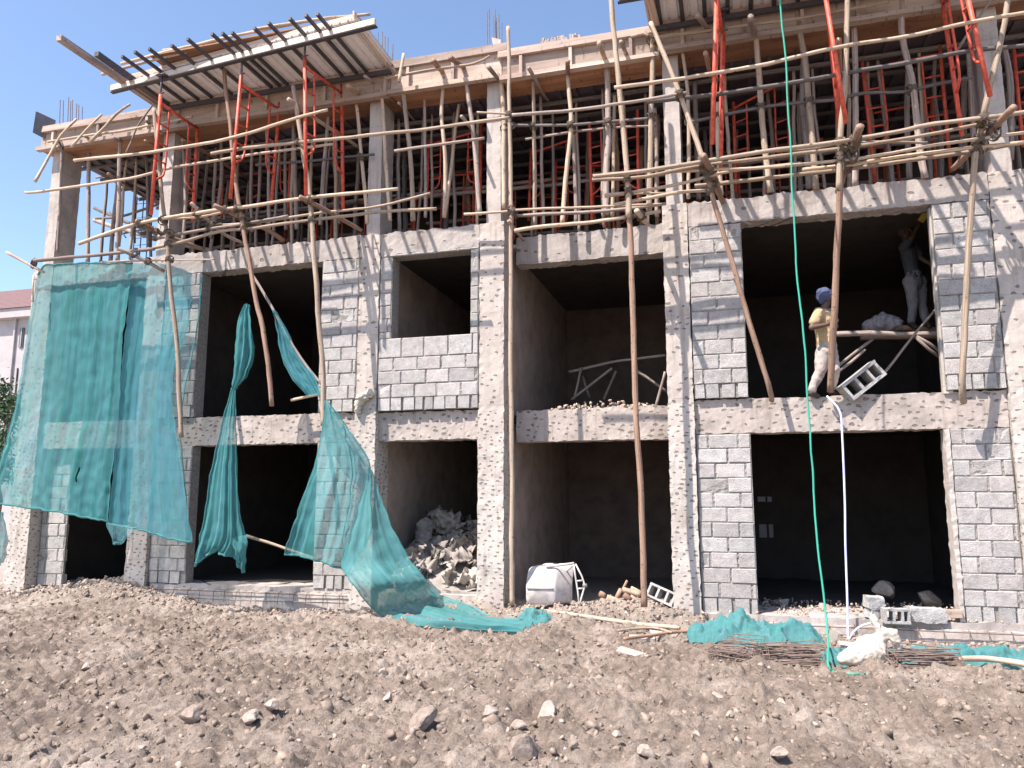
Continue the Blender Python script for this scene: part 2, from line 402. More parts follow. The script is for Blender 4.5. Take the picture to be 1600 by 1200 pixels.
# ------------------------------------------------------------ rocks
def rock_shape(seed, sub=2, cuts=7):
    r = random.Random(seed); bm = bmesh.new(); bmesh.ops.create_icosphere(bm, subdivisions=sub, radius=1)
    for v in bm.verts:
        v.co *= 1 + .25*noise.noise(v.co*1.3+Vector((seed*3.7, 0, 0)))
    for _ in range(cuts):
        n = Vector((r.gauss(0,1), r.gauss(0,1), r.gauss(0,1))).normalized(); h = r.uniform(.38, .8)
        for v in bm.verts:
            d = v.co.dot(n)
            if d > h: v.co -= n*(d-h)*.93
    for v in bm.verts: v.co += noise.noise_vector(v.co*4+Vector((seed, 0, 0)))*.04
    vs = np.array([v.co[:] for v in bm.verts]); fs = np.array([[v.index for v in f.verts] for f in bm.faces]); bm.free()
    return vs, fs
small = [rock_shape(i, 1, 11) for i in range(16)]
def rot_rand(r):
    q = r.randn(4); q /= np.linalg.norm(q); w, x, y, z = q
    return np.array([[1-2*(y*y+z*z), 2*(x*y-z*w), 2*(x*z+y*w)], [2*(x*y+z*w), 1-2*(x*x+z*z), 2*(y*z-x*w)], [2*(x*z-y*w), 2*(y*z+x*w), 1-2*(x*x+y*y)]])
def scatter(name, spots, m, kindstuff=True):
    vs = []; fs = []; ts = []; off = 0
    for (x, y, z, s, t) in spots:
        v, f = small[rng.randint(len(small))]
        sc = s*np.array([rng.uniform(.8, 1.6), rng.uniform(.6, 1.1), rng.uniform(.4, .9)])
        w = (v*sc) @ rot_rand(rng).T + np.array([x, y, z]); vs.append(w); fs.append(f+off); off += len(v)
        ts.append(np.tile(np.array([*t, 1]), (len(v), 1)))
    vs = np.concatenate(vs); fs = np.concatenate(fs); ts = np.concatenate(ts)
    me = bpy.data.meshes.new(name); me.vertices.add(len(vs)); me.vertices.foreach_set('co', vs.astype(np.float32).ravel())
    fs = fs.astype(np.int32); me.loops.add(fs.size); me.loops.foreach_set('vertex_index', fs.ravel()); me.polygons.add(len(fs))
    me.polygons.foreach_set('loop_start', np.arange(0, fs.size, 3, dtype=np.int32)); me.polygons.foreach_set('loop_total', np.full(len(fs), 3, dtype=np.int32))
    me.update(calc_edges=True)
    ca = me.color_attributes.new('tint', 'FLOAT_COLOR', 'POINT'); ca.data.foreach_set('color', ts.astype(np.float32).ravel())
    o = link(name, me, m); o['kind'] = 'stuff'; return o
sp = []
def tint():
    u = rng.rand(); k = rng.uniform(.75, 1.1)
    if u < .80: return (.80*k, .77*k, .74*k)
    if u < .955: return (1.05*k, 1.03*k, 1.0*k)
    return (1.45*k, 1.45*k, 1.42*k)
for i in range(24000):
    y = -7.4 + 7.7*rng.rand()**1.15; x = rng.uniform(-13, 4.6)
    # keep to what lies in the view wedge
    if x < -5.2-(y+7.3)*1.15 or x > 2.2+(y+7.3)*.4: continue
    s = .007 + .034*rng.rand()**3.2
    if rng.rand() < .03: s *= 1.9
    sp.append((x, y, float(gz(x, y))+s*.05, s, tint()))
for i in range(900):
    y = -7.3 + 7.2*rng.rand(); x = rng.uniform(-13, 4.6)
    if x < -5.2-(y+7.3)*1.15 or x > 2.2+(y+7.3)*.4: continue
    if vnoise(np.array(x*.9), np.array(y*.9+20)) < -.08: continue
    k = rng.uniform(.8, 1.15); sp.append((x, y, float(gz(x, y))-.005, .03+.055*rng.rand()**2, (.95*k, .9*k, .86*k)))
o = scatter('loose_stones', sp, M['rubble'])
tag(o, 'loose small stones and clods strewn over the bare earth', 'gravel')
sp = []
for i in range(2600):
    u = rng.rand()
    if u < .4: x = rng.uniform(-13, -9.2); y = rng.uniform(-.9, .7)
    elif u < .6: x = rng.uniform(-9.4, -5.5); y = rng.uniform(-.75, -.15)
    elif u < .8: x = rng.uniform(-3.3, -.7); y = rng.uniform(-.75, .6)
    else: x = rng.uniform(-5.3, 3.6); y = rng.uniform(-.8, -.1)
    s = .012 + .04*rng.rand()**2.5; k = rng.uniform(.8, 1.2)
    sp.append((x, y, float(gz(x, y))+s*.3, s, (1.15*k, 1.12*k, 1.1*k)))
o = scatter('building_rubble', sp, M['rubble'])
tag(o, 'pale broken concrete rubble banked along the foot of the building', 'rubble')

# ------------------------------------------------------------ the building
bld = empty('concrete_building', (0,0,0), 'unfinished three storey concrete frame building with grey block infill walls', 'building')
def bpart(name, args, m, **k):
    vs, fs = rough_box(*args, **k); mb = MB(); mb.add(vs, fs); return mb.build(name, M[m], bld)
YF = -.10
cols = [(-12.66,-12.2,YF,.42,-.35), (-10.06,-9.64,YF,.4,-.3), (-5.81,-5.44,YF,.4,-.3), (-3.72,-3.31,YF,.42,-.3), (-.86,-.49,YF,.4,-.3), (3.46,3.86,YF,.4,-.4), (6.6,7.0,YF,.4,-.4)]
for i, (a, b, y0, y1, zb) in enumerate(cols):
    bpart('column', (a, b, y0, y1, zb, 2.98), 'conc_chip', seed=i, amp=.008, edge=.014)
    bpart('column', (a+.005, b-.005, y0+.012, y1, 2.98, 5.97), 'conc_upper', seed=i+20, top=.03, edge=.014)
    cx = (a+b)/2
    bpart('column', (cx-.12, cx+.12, .0, .46, 5.97, 8.44), 'conc', seed=i+40, edge=.008, amp=.002)
def beam(x0, x1, z0, z1, y0=0.0, m='conc_beam', top=.02, bot=.02, d=.3, seed=0):
    bpart('beam', (x0+.004, x1-.004, y0, y0+d, z0, z1), m, res=.05, top=top, bot=bot, seed=seed, amp=.008)
X_ = [(c[0], c[1]) for c in cols]
for i in range(6):
    x0 = X_[i][1]; x1 = X_[i+1][0]
    if i == 2: beam(x0, x1, 2.55, 3.0, .02, seed=i)
    elif i == 3: beam(x0, x1, 2.53, 3.03, .6, seed=i, top=.05)
    else: beam(x0, x1, 2.54, 3.02, -.015, seed=i)
    if i == 3: beam(x0, x1, 5.46, 5.93, .6, 'conc_rough', seed=i+10, top=.03)
    else: beam(x0, x1, 5.6, 5.97, -.075, 'conc_rough', seed=i+10, top=.045, bot=.03)
# plinth / ground beams
for (x0, x1, z1, y0) in ((-9.64,-5.81,.15,-.07), (-5.44,-3.72,.2,.0), (-.49,3.46,.0,-.16), (3.86,6.6,0,-.16)):
    bpart('plinth', (x0+.003, x1-.003, y0, .5, -.4, z1), 'conc', res=.06, top=.02, amp=.008)
bpart('floor_slab', (-9.6, -5.85, -.02, .6, .152, .225), 'conc_rough', res=.1, top=.03)
bpart('floor_slab', (-9.6, -5.85, .605, 5.4, .14, .215), 'conc_shade', res=.2, top=.02)  # inner stretch of floor, its shade painted by the darker copy
bpart('floor_slab', (-5.4, -3.75, .1, 5.4, .1, .24), 'conc_rough', res=.12, top=.02)
bpart('floor_slab', (-.45, 6.6, -.12, .9, -.1, .09), 'conc_rough', res=.08, top=.035)
bpart('floor_slab', (-.45, 6.6, .905, 5.4, -.1, .08), 'conc_shade', res=.2, top=.03)  # floor deeper in the room, shade painted by the darker copy
mb = MB(); mb.box(-12.6, 6.9, .96, 5.45, 2.86, 2.995); mb.build('floor_slab', M['conc_shade'], bld)
mb = MB(); mb.box(-12.6, 6.9, .96, 5.45, 5.8, 5.94); mb.build('floor_slab', M['conc_shade'], bld)
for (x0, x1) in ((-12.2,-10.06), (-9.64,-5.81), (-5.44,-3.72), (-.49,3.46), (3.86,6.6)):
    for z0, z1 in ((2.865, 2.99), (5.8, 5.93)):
        mb = MB(); mb.box(x0, x1, .22, .955, z0, z1); mb.build('floor_slab', M['conc_shade'], bld)
# interior walls
def wallbox(x0, x1, y0, y1, z0, z1, m='conc_shade'):
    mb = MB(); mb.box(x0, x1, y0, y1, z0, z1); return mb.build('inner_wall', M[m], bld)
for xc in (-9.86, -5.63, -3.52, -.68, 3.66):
    mm = 'conc_lit' if xc in (-5.63, -3.52) else 'conc_shade'  # side walls that catch light get the lightened copy
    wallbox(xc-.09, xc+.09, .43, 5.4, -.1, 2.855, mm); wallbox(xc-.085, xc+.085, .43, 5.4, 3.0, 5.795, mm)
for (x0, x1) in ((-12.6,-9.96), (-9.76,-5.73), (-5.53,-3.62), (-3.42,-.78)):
    mm = 'conc_back' if x0 > -6 else 'conc_shade'
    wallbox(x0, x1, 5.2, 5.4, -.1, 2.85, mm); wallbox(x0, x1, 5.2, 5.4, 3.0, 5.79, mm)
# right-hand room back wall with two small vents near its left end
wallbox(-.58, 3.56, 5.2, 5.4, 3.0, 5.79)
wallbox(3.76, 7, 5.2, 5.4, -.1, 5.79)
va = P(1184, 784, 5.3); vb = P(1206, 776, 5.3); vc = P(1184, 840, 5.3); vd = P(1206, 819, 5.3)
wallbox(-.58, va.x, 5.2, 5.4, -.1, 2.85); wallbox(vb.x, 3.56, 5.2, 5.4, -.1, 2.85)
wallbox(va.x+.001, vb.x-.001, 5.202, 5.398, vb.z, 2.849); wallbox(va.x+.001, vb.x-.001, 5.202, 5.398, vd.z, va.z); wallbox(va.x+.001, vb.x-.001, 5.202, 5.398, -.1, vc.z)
for (pt, pb) in ((vb.z, va.z), (vd.z, vc.z)):
    mb = MB(); mx = (va.x+vb.x)/2+.03; mb.box(mx-.02, mx+.02, 5.28, 5.32, min(pt, pb)+.003, max(pt, pb)-.003); mb.build('vent_bar', M['conc_shade'], bld)
# top storey: back wall and the part of the left end wall that is built
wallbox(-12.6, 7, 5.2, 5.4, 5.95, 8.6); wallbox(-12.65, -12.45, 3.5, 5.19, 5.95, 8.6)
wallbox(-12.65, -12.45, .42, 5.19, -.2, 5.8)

# block infill
def block_wall(x0, x1, z0, z1, yf, hole=None, slit=True, slit_z=None, seed=0, label=None):
    r = random.Random(seed); mb = MB(); mo = MB(); h = .2125; z = z0; row = 0
    def spans(za, zb):
        if hole and zb > hole[2]+.02 and za < hole[3]-.02: return [(x0, hole[0]), (hole[1], x1)]
        return [(x0, x1)]
    zs = [z0, z0+.20] if slit else [z0]
    n = max(1, round((z1-zs[-1])/h)); hh = (z1-zs[-1])/n
    zs += [zs[-1]+hh*(i+1) for i in range(n)]
    if hole:       # snap courses to the opening
        for e in (hole[2], hole[3]):
            k = min(range(1, len(zs)-1), key=lambda i: abs(zs[i]-e)); zs[k] = e
    for k in range(len(zs)-1):
        za, zb = zs[k]+.0045, zs[k+1]-.005
        for (a, b) in spans(za, zb):
            if slit and k == 0:
                x = a+.02
                while x < b-.06:
                    w = r.choice([.17, .18, .2, .12]); w = min(w, b-.01-x)
                    t = r.uniform(.8, 1.15); mb.box(x, x+w, yf+r.uniform(0,.012), yf+.12, za, zb, .004, (t, t*.985, t*.97)); x += w+r.choice([.025,.035,.05])
                continue
            x = a - (0 if row % 2 else r.uniform(.15, .25))
            while x < b-.01:
                w = r.choice([.4,.4,.4,.38,.42,.36]); xa = max(x, a+.003); xb = min(x+w, b-.003)
                if xb-xa > .05:
                    t = r.choice([.88,.95,1,1,1.05,1.12])*r.uniform(.95,1.05); wm = r.uniform(.94, 1.0)
                    ya = yf + r.uniform(-.004, .010); g_ = r.uniform(.004, .010); bv = .010
                    za2, zb2 = za+r.uniform(-.003,.004), zb+r.uniform(-.004,.003)
                    jt = lambda: r.uniform(-.003, .003)
                    v0 = [(xa+g_+jt(), ya+bv, za2+jt()), (xb-g_+jt(), ya+bv, za2+jt()), (xb-g_+jt(), ya+bv, zb2+jt()), (xa+g_+jt(), ya+bv, zb2+jt())]
                    v1 = [(v[0]+(bv if q in (0, 3) else -bv), ya+jt()*.4, v[2]+(bv if q in (0, 1) else -bv)) for q, v in enumerate(v0)]
                    v2 = [(v[0], ya+.08, v[2]) for v in v0]
                    # notch a corner now and then
                    if r.random() < .12:
                        q = r.randrange(4); v1[q] = (v1[q][0]+(.05 if q in (0,3) else -.05), v1[q][1]+.02, v1[q][2]+(.03 if q in (0,1) else -.03))
                    vs = v0+v1+v2; fs = [(4,5,6,7)] + [(q, (q+1) % 4, 4+(q+1) % 4, 4+q) for q in range(4)] + [(8+q, 8+(q+1) % 4, (q+1) % 4, q) for q in range(4)]
                    mb.add(vs, fs, None, (t, t*wm, t*wm*.985))
                x += w + .008
            row += 1
    segs = []
    if hole: segs = [(x0, x1, z0, hole[2]), (x0, hole[0], hole[2], hole[3]), (hole[1], x1, hole[2], hole[3])] + ([(x0, x1, hole[3], z1)] if z1-hole[3] > .03 else [])
    else: segs = [(x0, x1, z0, z1)]
    for (a, b, c, d) in segs:
        nxx = max(2, int((b-a)/.03)); nzz = max(2, int((d-c)/.03)); vs = []; fs = []
        for k in range(nzz+1):
            for i in range(nxx+1):
                x = a+(b-a)*i/nxx; zz = c+(d-c)*k/nzz
                inn = 0 < i < nxx and 0 < k < nzz
                vs.append((x, yf+(.075 if slit and c == z0 and zz < z0+.185 else .018)+(noise.noise(Vector((x*14, zz*22, seed)))*.016 if inn else 0), zz))
        fs = [(k*(nxx+1)+i, k*(nxx+1)+i+1, (k+1)*(nxx+1)+i+1, (k+1)*(nxx+1)+i) for k in range(nzz) for i in range(nxx)]
        mo.add(vs, fs)
        n0 = len(mo.v)
        mo.box(a, b, yf+.035, .19, c, d)
    w = mb.build('block_wall', M['block'], bld, tint=True); mo.build('mortar', M['mortar'], w)
    return w
G0 = .17
block_wall(-12.19, -11.62, .1, 2.52, .14, seed=1)
block_wall(-9.63, -8.9, G0+.06, 2.53, -.04, seed=2); block_wall(-6.5, -5.82, G0+.06, 2.53, -.04, seed=3)
block_wall(-9.63, -8.9, 3.03, 5.59, YF+.01, seed=4); block_wall(-6.5, -5.82, 3.03, 5.59, YF+.01, seed=5)
wa = P(613, 395, YF); wb = P(734, 521, YF)
block_wall(-5.43, -3.73, 3.02, 5.60, YF+.01, hole=(wa.x, wb.x, wb.z, 5.56), seed=7)
block_wall(-.48, .26, .08, 2.53, -.04, seed=8); block_wall(-.48, .26, 3.04, 5.59, YF+.01, seed=9)
block_wall(2.75, 3.45, .08, 2.53, -.04, seed=10); block_wall(2.75, 3.45, 3.04, 5.59, YF+.01, seed=11)
block_wall(3.87, 6.5, .08, 2.53, -.04, seed=12); block_wall(3.87, 6.5, 3.04, 5.59, YF+.01, seed=13)
# mortar-rendered reveals at the right sides of the two right-hand openings
for z0, z1 in ((.09, 2.53),):
    bpart('reveal', (2.69, 2.748, -.05, .19, z0, z1), 'conc', res=.05, amp=.008, edge=.012)

# ------------------------------------------------------------ roof formwork
fw = empty('slab_formwork', (0,0,0), 'timber and plywood formwork edge running along the top of the building', 'formwork')
def fpart(name, m, f):
    mb = MB(); f(mb); return mb.build(name, M[m], fw)
secs = [(-12.75, -9.9, 8.38, 8.84), (-9.89, -5.32, 8.40, 8.88), (-5.31, -3.35, 8.42, 8.98), (-3.34, -.8, 8.36, 8.86), (-.79, 6.5, 8.42, 8.9)]
for i, (a, b, z0, z1) in enumerate(secs):
    fpart('edge_panel', 'board', lambda mb: mb.box(a, b, -.12, -.09, z0+.03, z1-.03))
    fpart('top_rail', 'board', lambda mb: mb.box(a-.02*i, b+.1, -.19, -.123, z1-.14, z1-.01, .006))
    fpart('bottom_rail', 'board', lambda mb: mb.box(a-.03, b-.02, -.21, -.10, z0-.045, z0+.028, .006))
    fpart('soffit_panel', 'ply', lambda mb: mb.box(a, b, -.098, .42, z0-.02, z0+.004))
    x = a+.3
    while x < b-.1:
        fpart('cleat', 'board', lambda mb: mb.box(x, x+.05, -.18, -.121, z0+.03, z1-.145)); x += random.uniform(.75, 1.2)
# concrete slab edge above the forms, roughly screeded
vs, fs = rough_box(-12.7, 6.4, -.085, 1.2, 8.46, 8.86, res=.1, top=.05, amp=.01); mb = MB(); mb.add(vs, fs); mb.build('roof_slab', M['conc_rough'], bld)
mb = MB(); mb.box(-12.7, 6.5, 1.205, 5.45, 8.72, 8.86); mb.build('roof_slab', M['conc_shade'], bld)
# corrugated steel soffit and timber joists behind the edge
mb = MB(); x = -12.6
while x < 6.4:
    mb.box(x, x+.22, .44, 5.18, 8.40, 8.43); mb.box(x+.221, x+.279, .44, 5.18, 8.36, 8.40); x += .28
mb.build('soffit_deck', M['deck_shade'], fw)
y = .7
while y < 5:
    fpart('joist', 'wood3', lambda mb: mb.tube([(-12.6, y, 8.31), (-3, y+.05, 8.31), (6.4, y, 8.31)], .04, 6)); y += .55
# upturned corner board, crest boards
q = [P(56,174,-.3), P(84,187,-.05), P(79,222,-.05), P(51,207,-.3)]
mb = MB(); vs = [v for v in q] + [v+Vector((.02,.03,0)) for v in q]
mb.add(vs, [(0,1,2,3),(7,6,5,4),(0,4,5,1),(1,5,6,2),(2,6,7,3),(3,7,4,0)])
tag(mb.build('corner_board', M['ply_dark']), 'dark square shutter board standing at the far left corner of the roof edge', 'board')
q = [P(768,58,-.1), P(783,62,-.1), P(783,80,-.1), P(772,82,-.1)]
mb = MB(); vs = list(q)+[v+Vector((0,.25,0)) for v in q]; mb.add(vs, [(0,1,2,3),(7,6,5,4),(0,4,5,1),(1,5,6,2),(2,6,7,3),(3,7,4,0)])
tag(mb.build('kicker_block', M['conc']), 'small pale concrete kicker standing on the roof edge under the tallest bars', 'concrete block')
mb = MB()
for k in range(70):
    x = random.uniform(*(P(845,75,-.1).x, P(905,60,-.1).x)); zt = 8.86
    mb.box(x, x+.03, -.15, -.12+random.uniform(0,.1), zt-.02, zt+random.uniform(.02,.10), .012)
tag(mb.build('rubble_heap', M['conc_rough']), 'low strip of crumbly concrete waste on the roof edge beside the tall scaffold pole', 'rubble')

# starter bars
def bars(spots, y, label):
    t = MB()
    for (px, pyt, pyb) in spots:
        yy = y+random.uniform(0, .35); b = P(px, pyb, yy); tt = P(px+random.uniform(-1,1), pyt, yy)
        t.tube([(b.x, b.y, 8.7), ((b.x+tt.x)/2+.005, b.y, (8.7+tt.z)/2), (tt.x, tt.y, tt.z)], .009, 5)
    tag(t.build('starter_bars', M['rust']), label, 'steel bars', 'starter bar bundles above the columns')
bars([(95,156,190), (100,157,190), (107,152,190), (111,158,192), (114,156,192), (119,162,192), (124,164,190), (129,167,190)], .1, 'thin steel starter bars rising above the far left corner column')
bars([(590,51,90), (598,50,90), (602,57,92), (606,58,92), (613,69,92)], .1, 'thin steel starter bars beside the right end of the left canopy')
bars([(761,19,60), (765,15,60), (771,25,60), (774,14,60), (776,28,62), (779,22,62), (783,36,62)], .1, 'tall steel starter bars above the roof kicker at the centre of the roofline')

# ------------------------------------------------------------ poles
POLES = []
TONE = {0: 'pale', 1: 'grey', 2: 'reddish brown', 3: 'dark mossy'}
seedc = [0]
def pole(name, pts, ys, r, tone, kind=None, label=None, wob=.028, taper=.85, note=''):
    """pts: spots of the photograph; ys: depth of each (or of both ends)"""
    seedc[0] += 1; n = len(pts)
    if not hasattr(ys, '__len__'): ys = [ys]*n
    elif len(ys) == 2 and n > 2: ys = [ys[0]+(ys[1]-ys[0])*i/(n-1) for i in range(n)]
    w = [P(p[0], p[1], y) for p, y in zip(pts, ys)]; r *= .84
    mb = MB(); mb.tube(w, [r*(1-(1-taper)*i/(n-1)) for i in range(n)], 9, wob*.6, .13, seedc[0])
    o = mb.build(name, M['wood%d' % tone], None, True)
    base = w[0] if w[0].z < w[-1].z else w[-1]
    POLES.append(dict(o=o, w=w, kind=kind or name, tone=tone, r=r, x=min(v.x for v in w), mx=sum(v.x for v in w)/n, z=sum(v.z for v in w)/n, L=(w[-1]-w[0]).length, label=label, px=sum(p[0] for p in pts)/n, y=sum(ys)/n))
    return o

YO = -.95
# --- tall standards (hand labelled)
for pts, ys, r, tn, lab in [
    ([(283,683),(280,600),(277,550),(267,455),(261,375),(252,298),(241,170)], YO, .045, 0, 'leftmost tall brown scaffold pole, ending low beside the right edge of the large net'),
    ([(425,635),(422,598),(411,512),(400,470),(388,400),(370,298),(357,175),(349,108)], YO, .045, 2, 'curved brown scaffold pole crossing the upper left opening above the knotted net'),
    ([(505,665),(505,598),(500,525),(491,400),(484,298),(475,250),(465,185),(458,135)], YO, .05, 0, 'straight scaffold pole at the right edge of the upper left opening, above the torn net'),
    ([(800,945),(800,800),(799,500),(798,300),(796,150),(795,42)], -.45, .043, 0, 'very long straight pale pole standing on the ground in front of the central column'),
    ([(983,340),(982,298),(975,225),(965,110),(957,30),(952,-30)], YO, .05, 0, 'pale upper pole rising past the roofline in front of the recessed bay'),
    ([(1007,948),(1006,900),(1000,750),(992,600),(988,475),(985,375),(982,322)], YO+.05, .05, 2, 'reddish pole standing on the ground in front of the recessed bay beside the timber offcuts'),
    ([(1206,625),(1200,598),(1155,450),(1111,300),(1097,245)], (-.35,-1.0), .045, 2, 'slanting brown pole across the block pier left of the upper right opening'),
    ([(1098,248),(1096,242),(1052,120),(1017,35)], -1.05, .045, 0, 'slanting pale pole climbing left to the left tip of the right canopy'),
    ([(1298,612),(1300,560),(1303,500),(1307,400),(1312,300),(1316,215)], (-.14,-1.0), .055, 2, 'thick reddish brown pole gripped by the worker in the yellow shirt'),
    ([(1310,298),(1314,200),(1321,125),(1324,0),(1325,-30)], -1.0, .045, 0, 'pale upright pole above the man in yellow, reaching past the top of the picture'),
    ([(1506,627),(1504,597),(1512,425),(1520,300),(1527,225),(1541,175)], (-.3,-1.0), .05, 0, 'smooth pale pole hanging over the block pier at the right edge'),
    ([(1534,190),(1541,160),(1550,125),(1562,75),(1574,0),(1578,-30)], -1.05, .045, 0, 'bright pale pole leaning right at the upper right corner'),
]:
    pole('scaffold_pole', pts, ys, r, tn, 'standard', lab)
# --- perpendicular stub logs (putlogs) tied across
for pts, ys, r, tn, lab in [
    ([(1586,167),(1490,262)], (-1.35,-.1), .055, 2, 'thick split log sticking out above the right hand column, over the stacked rails'),
    ([(1345,197),(1325,250),(1310,300)], (-1.35,-.2), .06, 2, 'thick short brown log sticking out beside the pole gripped by the worker'),
    ([(1098,243),(1130,315)], (-1.3,-.1), .055, 2, 'short thick brown log tied where the two slanting poles meet'),
    ([(211,345),(260,368),(320,390)], (-1.1,-.1), .05, 2, 'brown log slanting down onto the left block pier above the net'),
    ([(186,389),(222,405),(257,424)], (-1.2,-.75), .04, 1, 'grey branch projecting above the middle of the large net'),
    ([(334,321),(400,350),(443,375)], (-1.2,-.08), .05, 2, 'dark log slanting down to the beam above the upper left opening'),
    ([(298,316),(345,362),(380,380)], (-1.1,-.0), .035, 1, 'thin branch crossing the pale rails above the upper left opening'),
    ([(469,308),(520,335),(565,360)], (-1.2,-.08), .045, 2, 'straight brown log slanting onto the second column from the third pole'),
    ([(10,394),(40,410),(70,426)], (-1.1,-.9), .03, 0, 'thin pale stick poking left beyond the corner of the building above the net'),
    ([(52,430),(51,450),(52,472)], (-1.0,-1.0), .018, 0, 'short thin white stick hanging down at the top left corner of the net'),
    ([(385,415),(425,480),(470,560),(502,602)], (-.7,-.7), .028, 1, 'thin grey stick carrying the torn triangle of net in the upper left opening'),
    ([(994,330),(1012,350)], (-1.1,-.2), .05, 0, 'stubby pale log end poking out left of the fifth column head'),
    ([(795,345),(818,375)], (-.6,.5), .03, 2, 'short brown stick leaning at the left end of the recessed beam'),
    ([(385,838),(447,857),(520,882)], (-.6,-.5), .028, 0, 'pale stick holding out the hem of the torn net across the lower left opening'),
    ([(455,625),(490,618),(505,615)], (-.3,-.3), .028, 0, 'short pale stick at the sill of the upper left opening'),
]:
    pole('putlog_pole', pts, ys, r, tn, 'putlog', lab)
# --- ledgers / rails
LED = [
 ([(124,381),(210,351),(335,329),(400,321),(462,311),(575,300),(622,295)], -1.05, .042, 0),
 ([(232,343),(300,340),(350,331),(400,322)], -.98, .03, 0),
 ([(54,407),(120,401),(185,395),(240,388)], -1.0, .045, 1),
 ([(238,388),(275,380),(345,362),(400,357),(513,341),(600,331),(682,326)], -.9, .038, 0),
 ([(345,352),(400,347),(525,330),(600,320),(672,302)], -.7, .03, 0),
 ([(242,372),(300,362),(375,350),(450,338)], -.8, .036, 1),
 ([(160,410),(220,407),(335,405)], -.9, .02, 0),
 ([(117,251),(240,237),(332,222),(400,205),(462,184),(511,172)], -1.25, .038, 0),
 ([(40,300),(62,299),(185,282),(237,270),(280,260),(400,241),(520,225)], -.6, .036, 0),
 ([(330,240),(400,230),(575,212),(700,197),(795,184)], -1.1, .04, 0),
 ([(617,235),(757,216)], -.85, .035, 1),
 ([(745,176),(830,180)], -.5, .024, 0),
 ([(400,258),(500,250),(585,242)], -.1, .035, 3),
 ([(800,179),(892,172),(975,160),(1072,144)], -1.1, .035, 1),
 ([(960,137),(1070,122),(1200,99),(1300,77),(1412,57),(1500,38),(1600,20),(1625,15)], -1.25, .038, 0),
 ([(1010,160),(1082,151),(1200,136),(1262,125),(1400,101),(1525,78),(1620,70)], -.9, .042, 3),
 ([(800,196),(900,194),(1020,184)], -.1, .034, 3),
 ([(820,218),(900,205),(1025,196)], .1, .028, 1),
 ([(1080,190),(1200,167),(1300,156),(1350,145),(1412,144),(1450,135),(1520,122)], -.05, .036, 3),
 ([(927,275),(1012,267),(1100,252),(1200,236),(1320,220),(1400,207),(1462,193),(1600,177),(1625,174)], -1.1, .042, 0),
 ([(925,281),(1012,275),(1100,258),(1200,247),(1320,231),(1412,216),(1540,192)], -1.0, .036, 0),
 ([(1045,268),(1100,265),(1200,262),(1325,250),(1450,228),(1600,207)], -.95, .033, 0),
 ([(1252,266),(1340,255),(1445,240),(1600,222)], -.85, .036, 0),
 ([(1086,291),(1200,278),(1340,262),(1500,240),(1600,222)], -.7, .04, 0),
 ([(945,305),(1000,298),(1075,285),(1150,266),(1250,255)], -.9, .032, 0),
 ([(1180,236),(1260,232),(1330,222),(1450,222)], -.9, .026, 1),
 ([(800,329),(880,325),(962,322),(1035,319)], -.55, .028, 0),
 ([(805,337),(900,333),(990,325),(1040,318)], -.3, .036, 1),
 ([(805,361),(870,352),(940,345),(1032,330)], -.75, .04, 0),
 ([(960,321),(1000,312),(1060,300),(1110,298)], -.8, .038, 0),
 ([(725,335),(760,333),(800,330)], -.3, .03, 0),
 ([(945,308),(985,303),(1040,302)], -.6, .026, 0),
 ([(75,222),(135,212),(200,203),(270,188),(300,182)], -.45, .03, 0),
 ([(600,123),(680,108),(740,100),(765,88)], -.4, .03, 0),
 ([(985,57),(1005,52),(1020,57),(1060,52),(1200,35),(1390,2)], -.3, .035, 0),
]
for pts, y, r, tn in LED: pole('scaffold_rail', pts, y, r*.88, tn, 'rail')
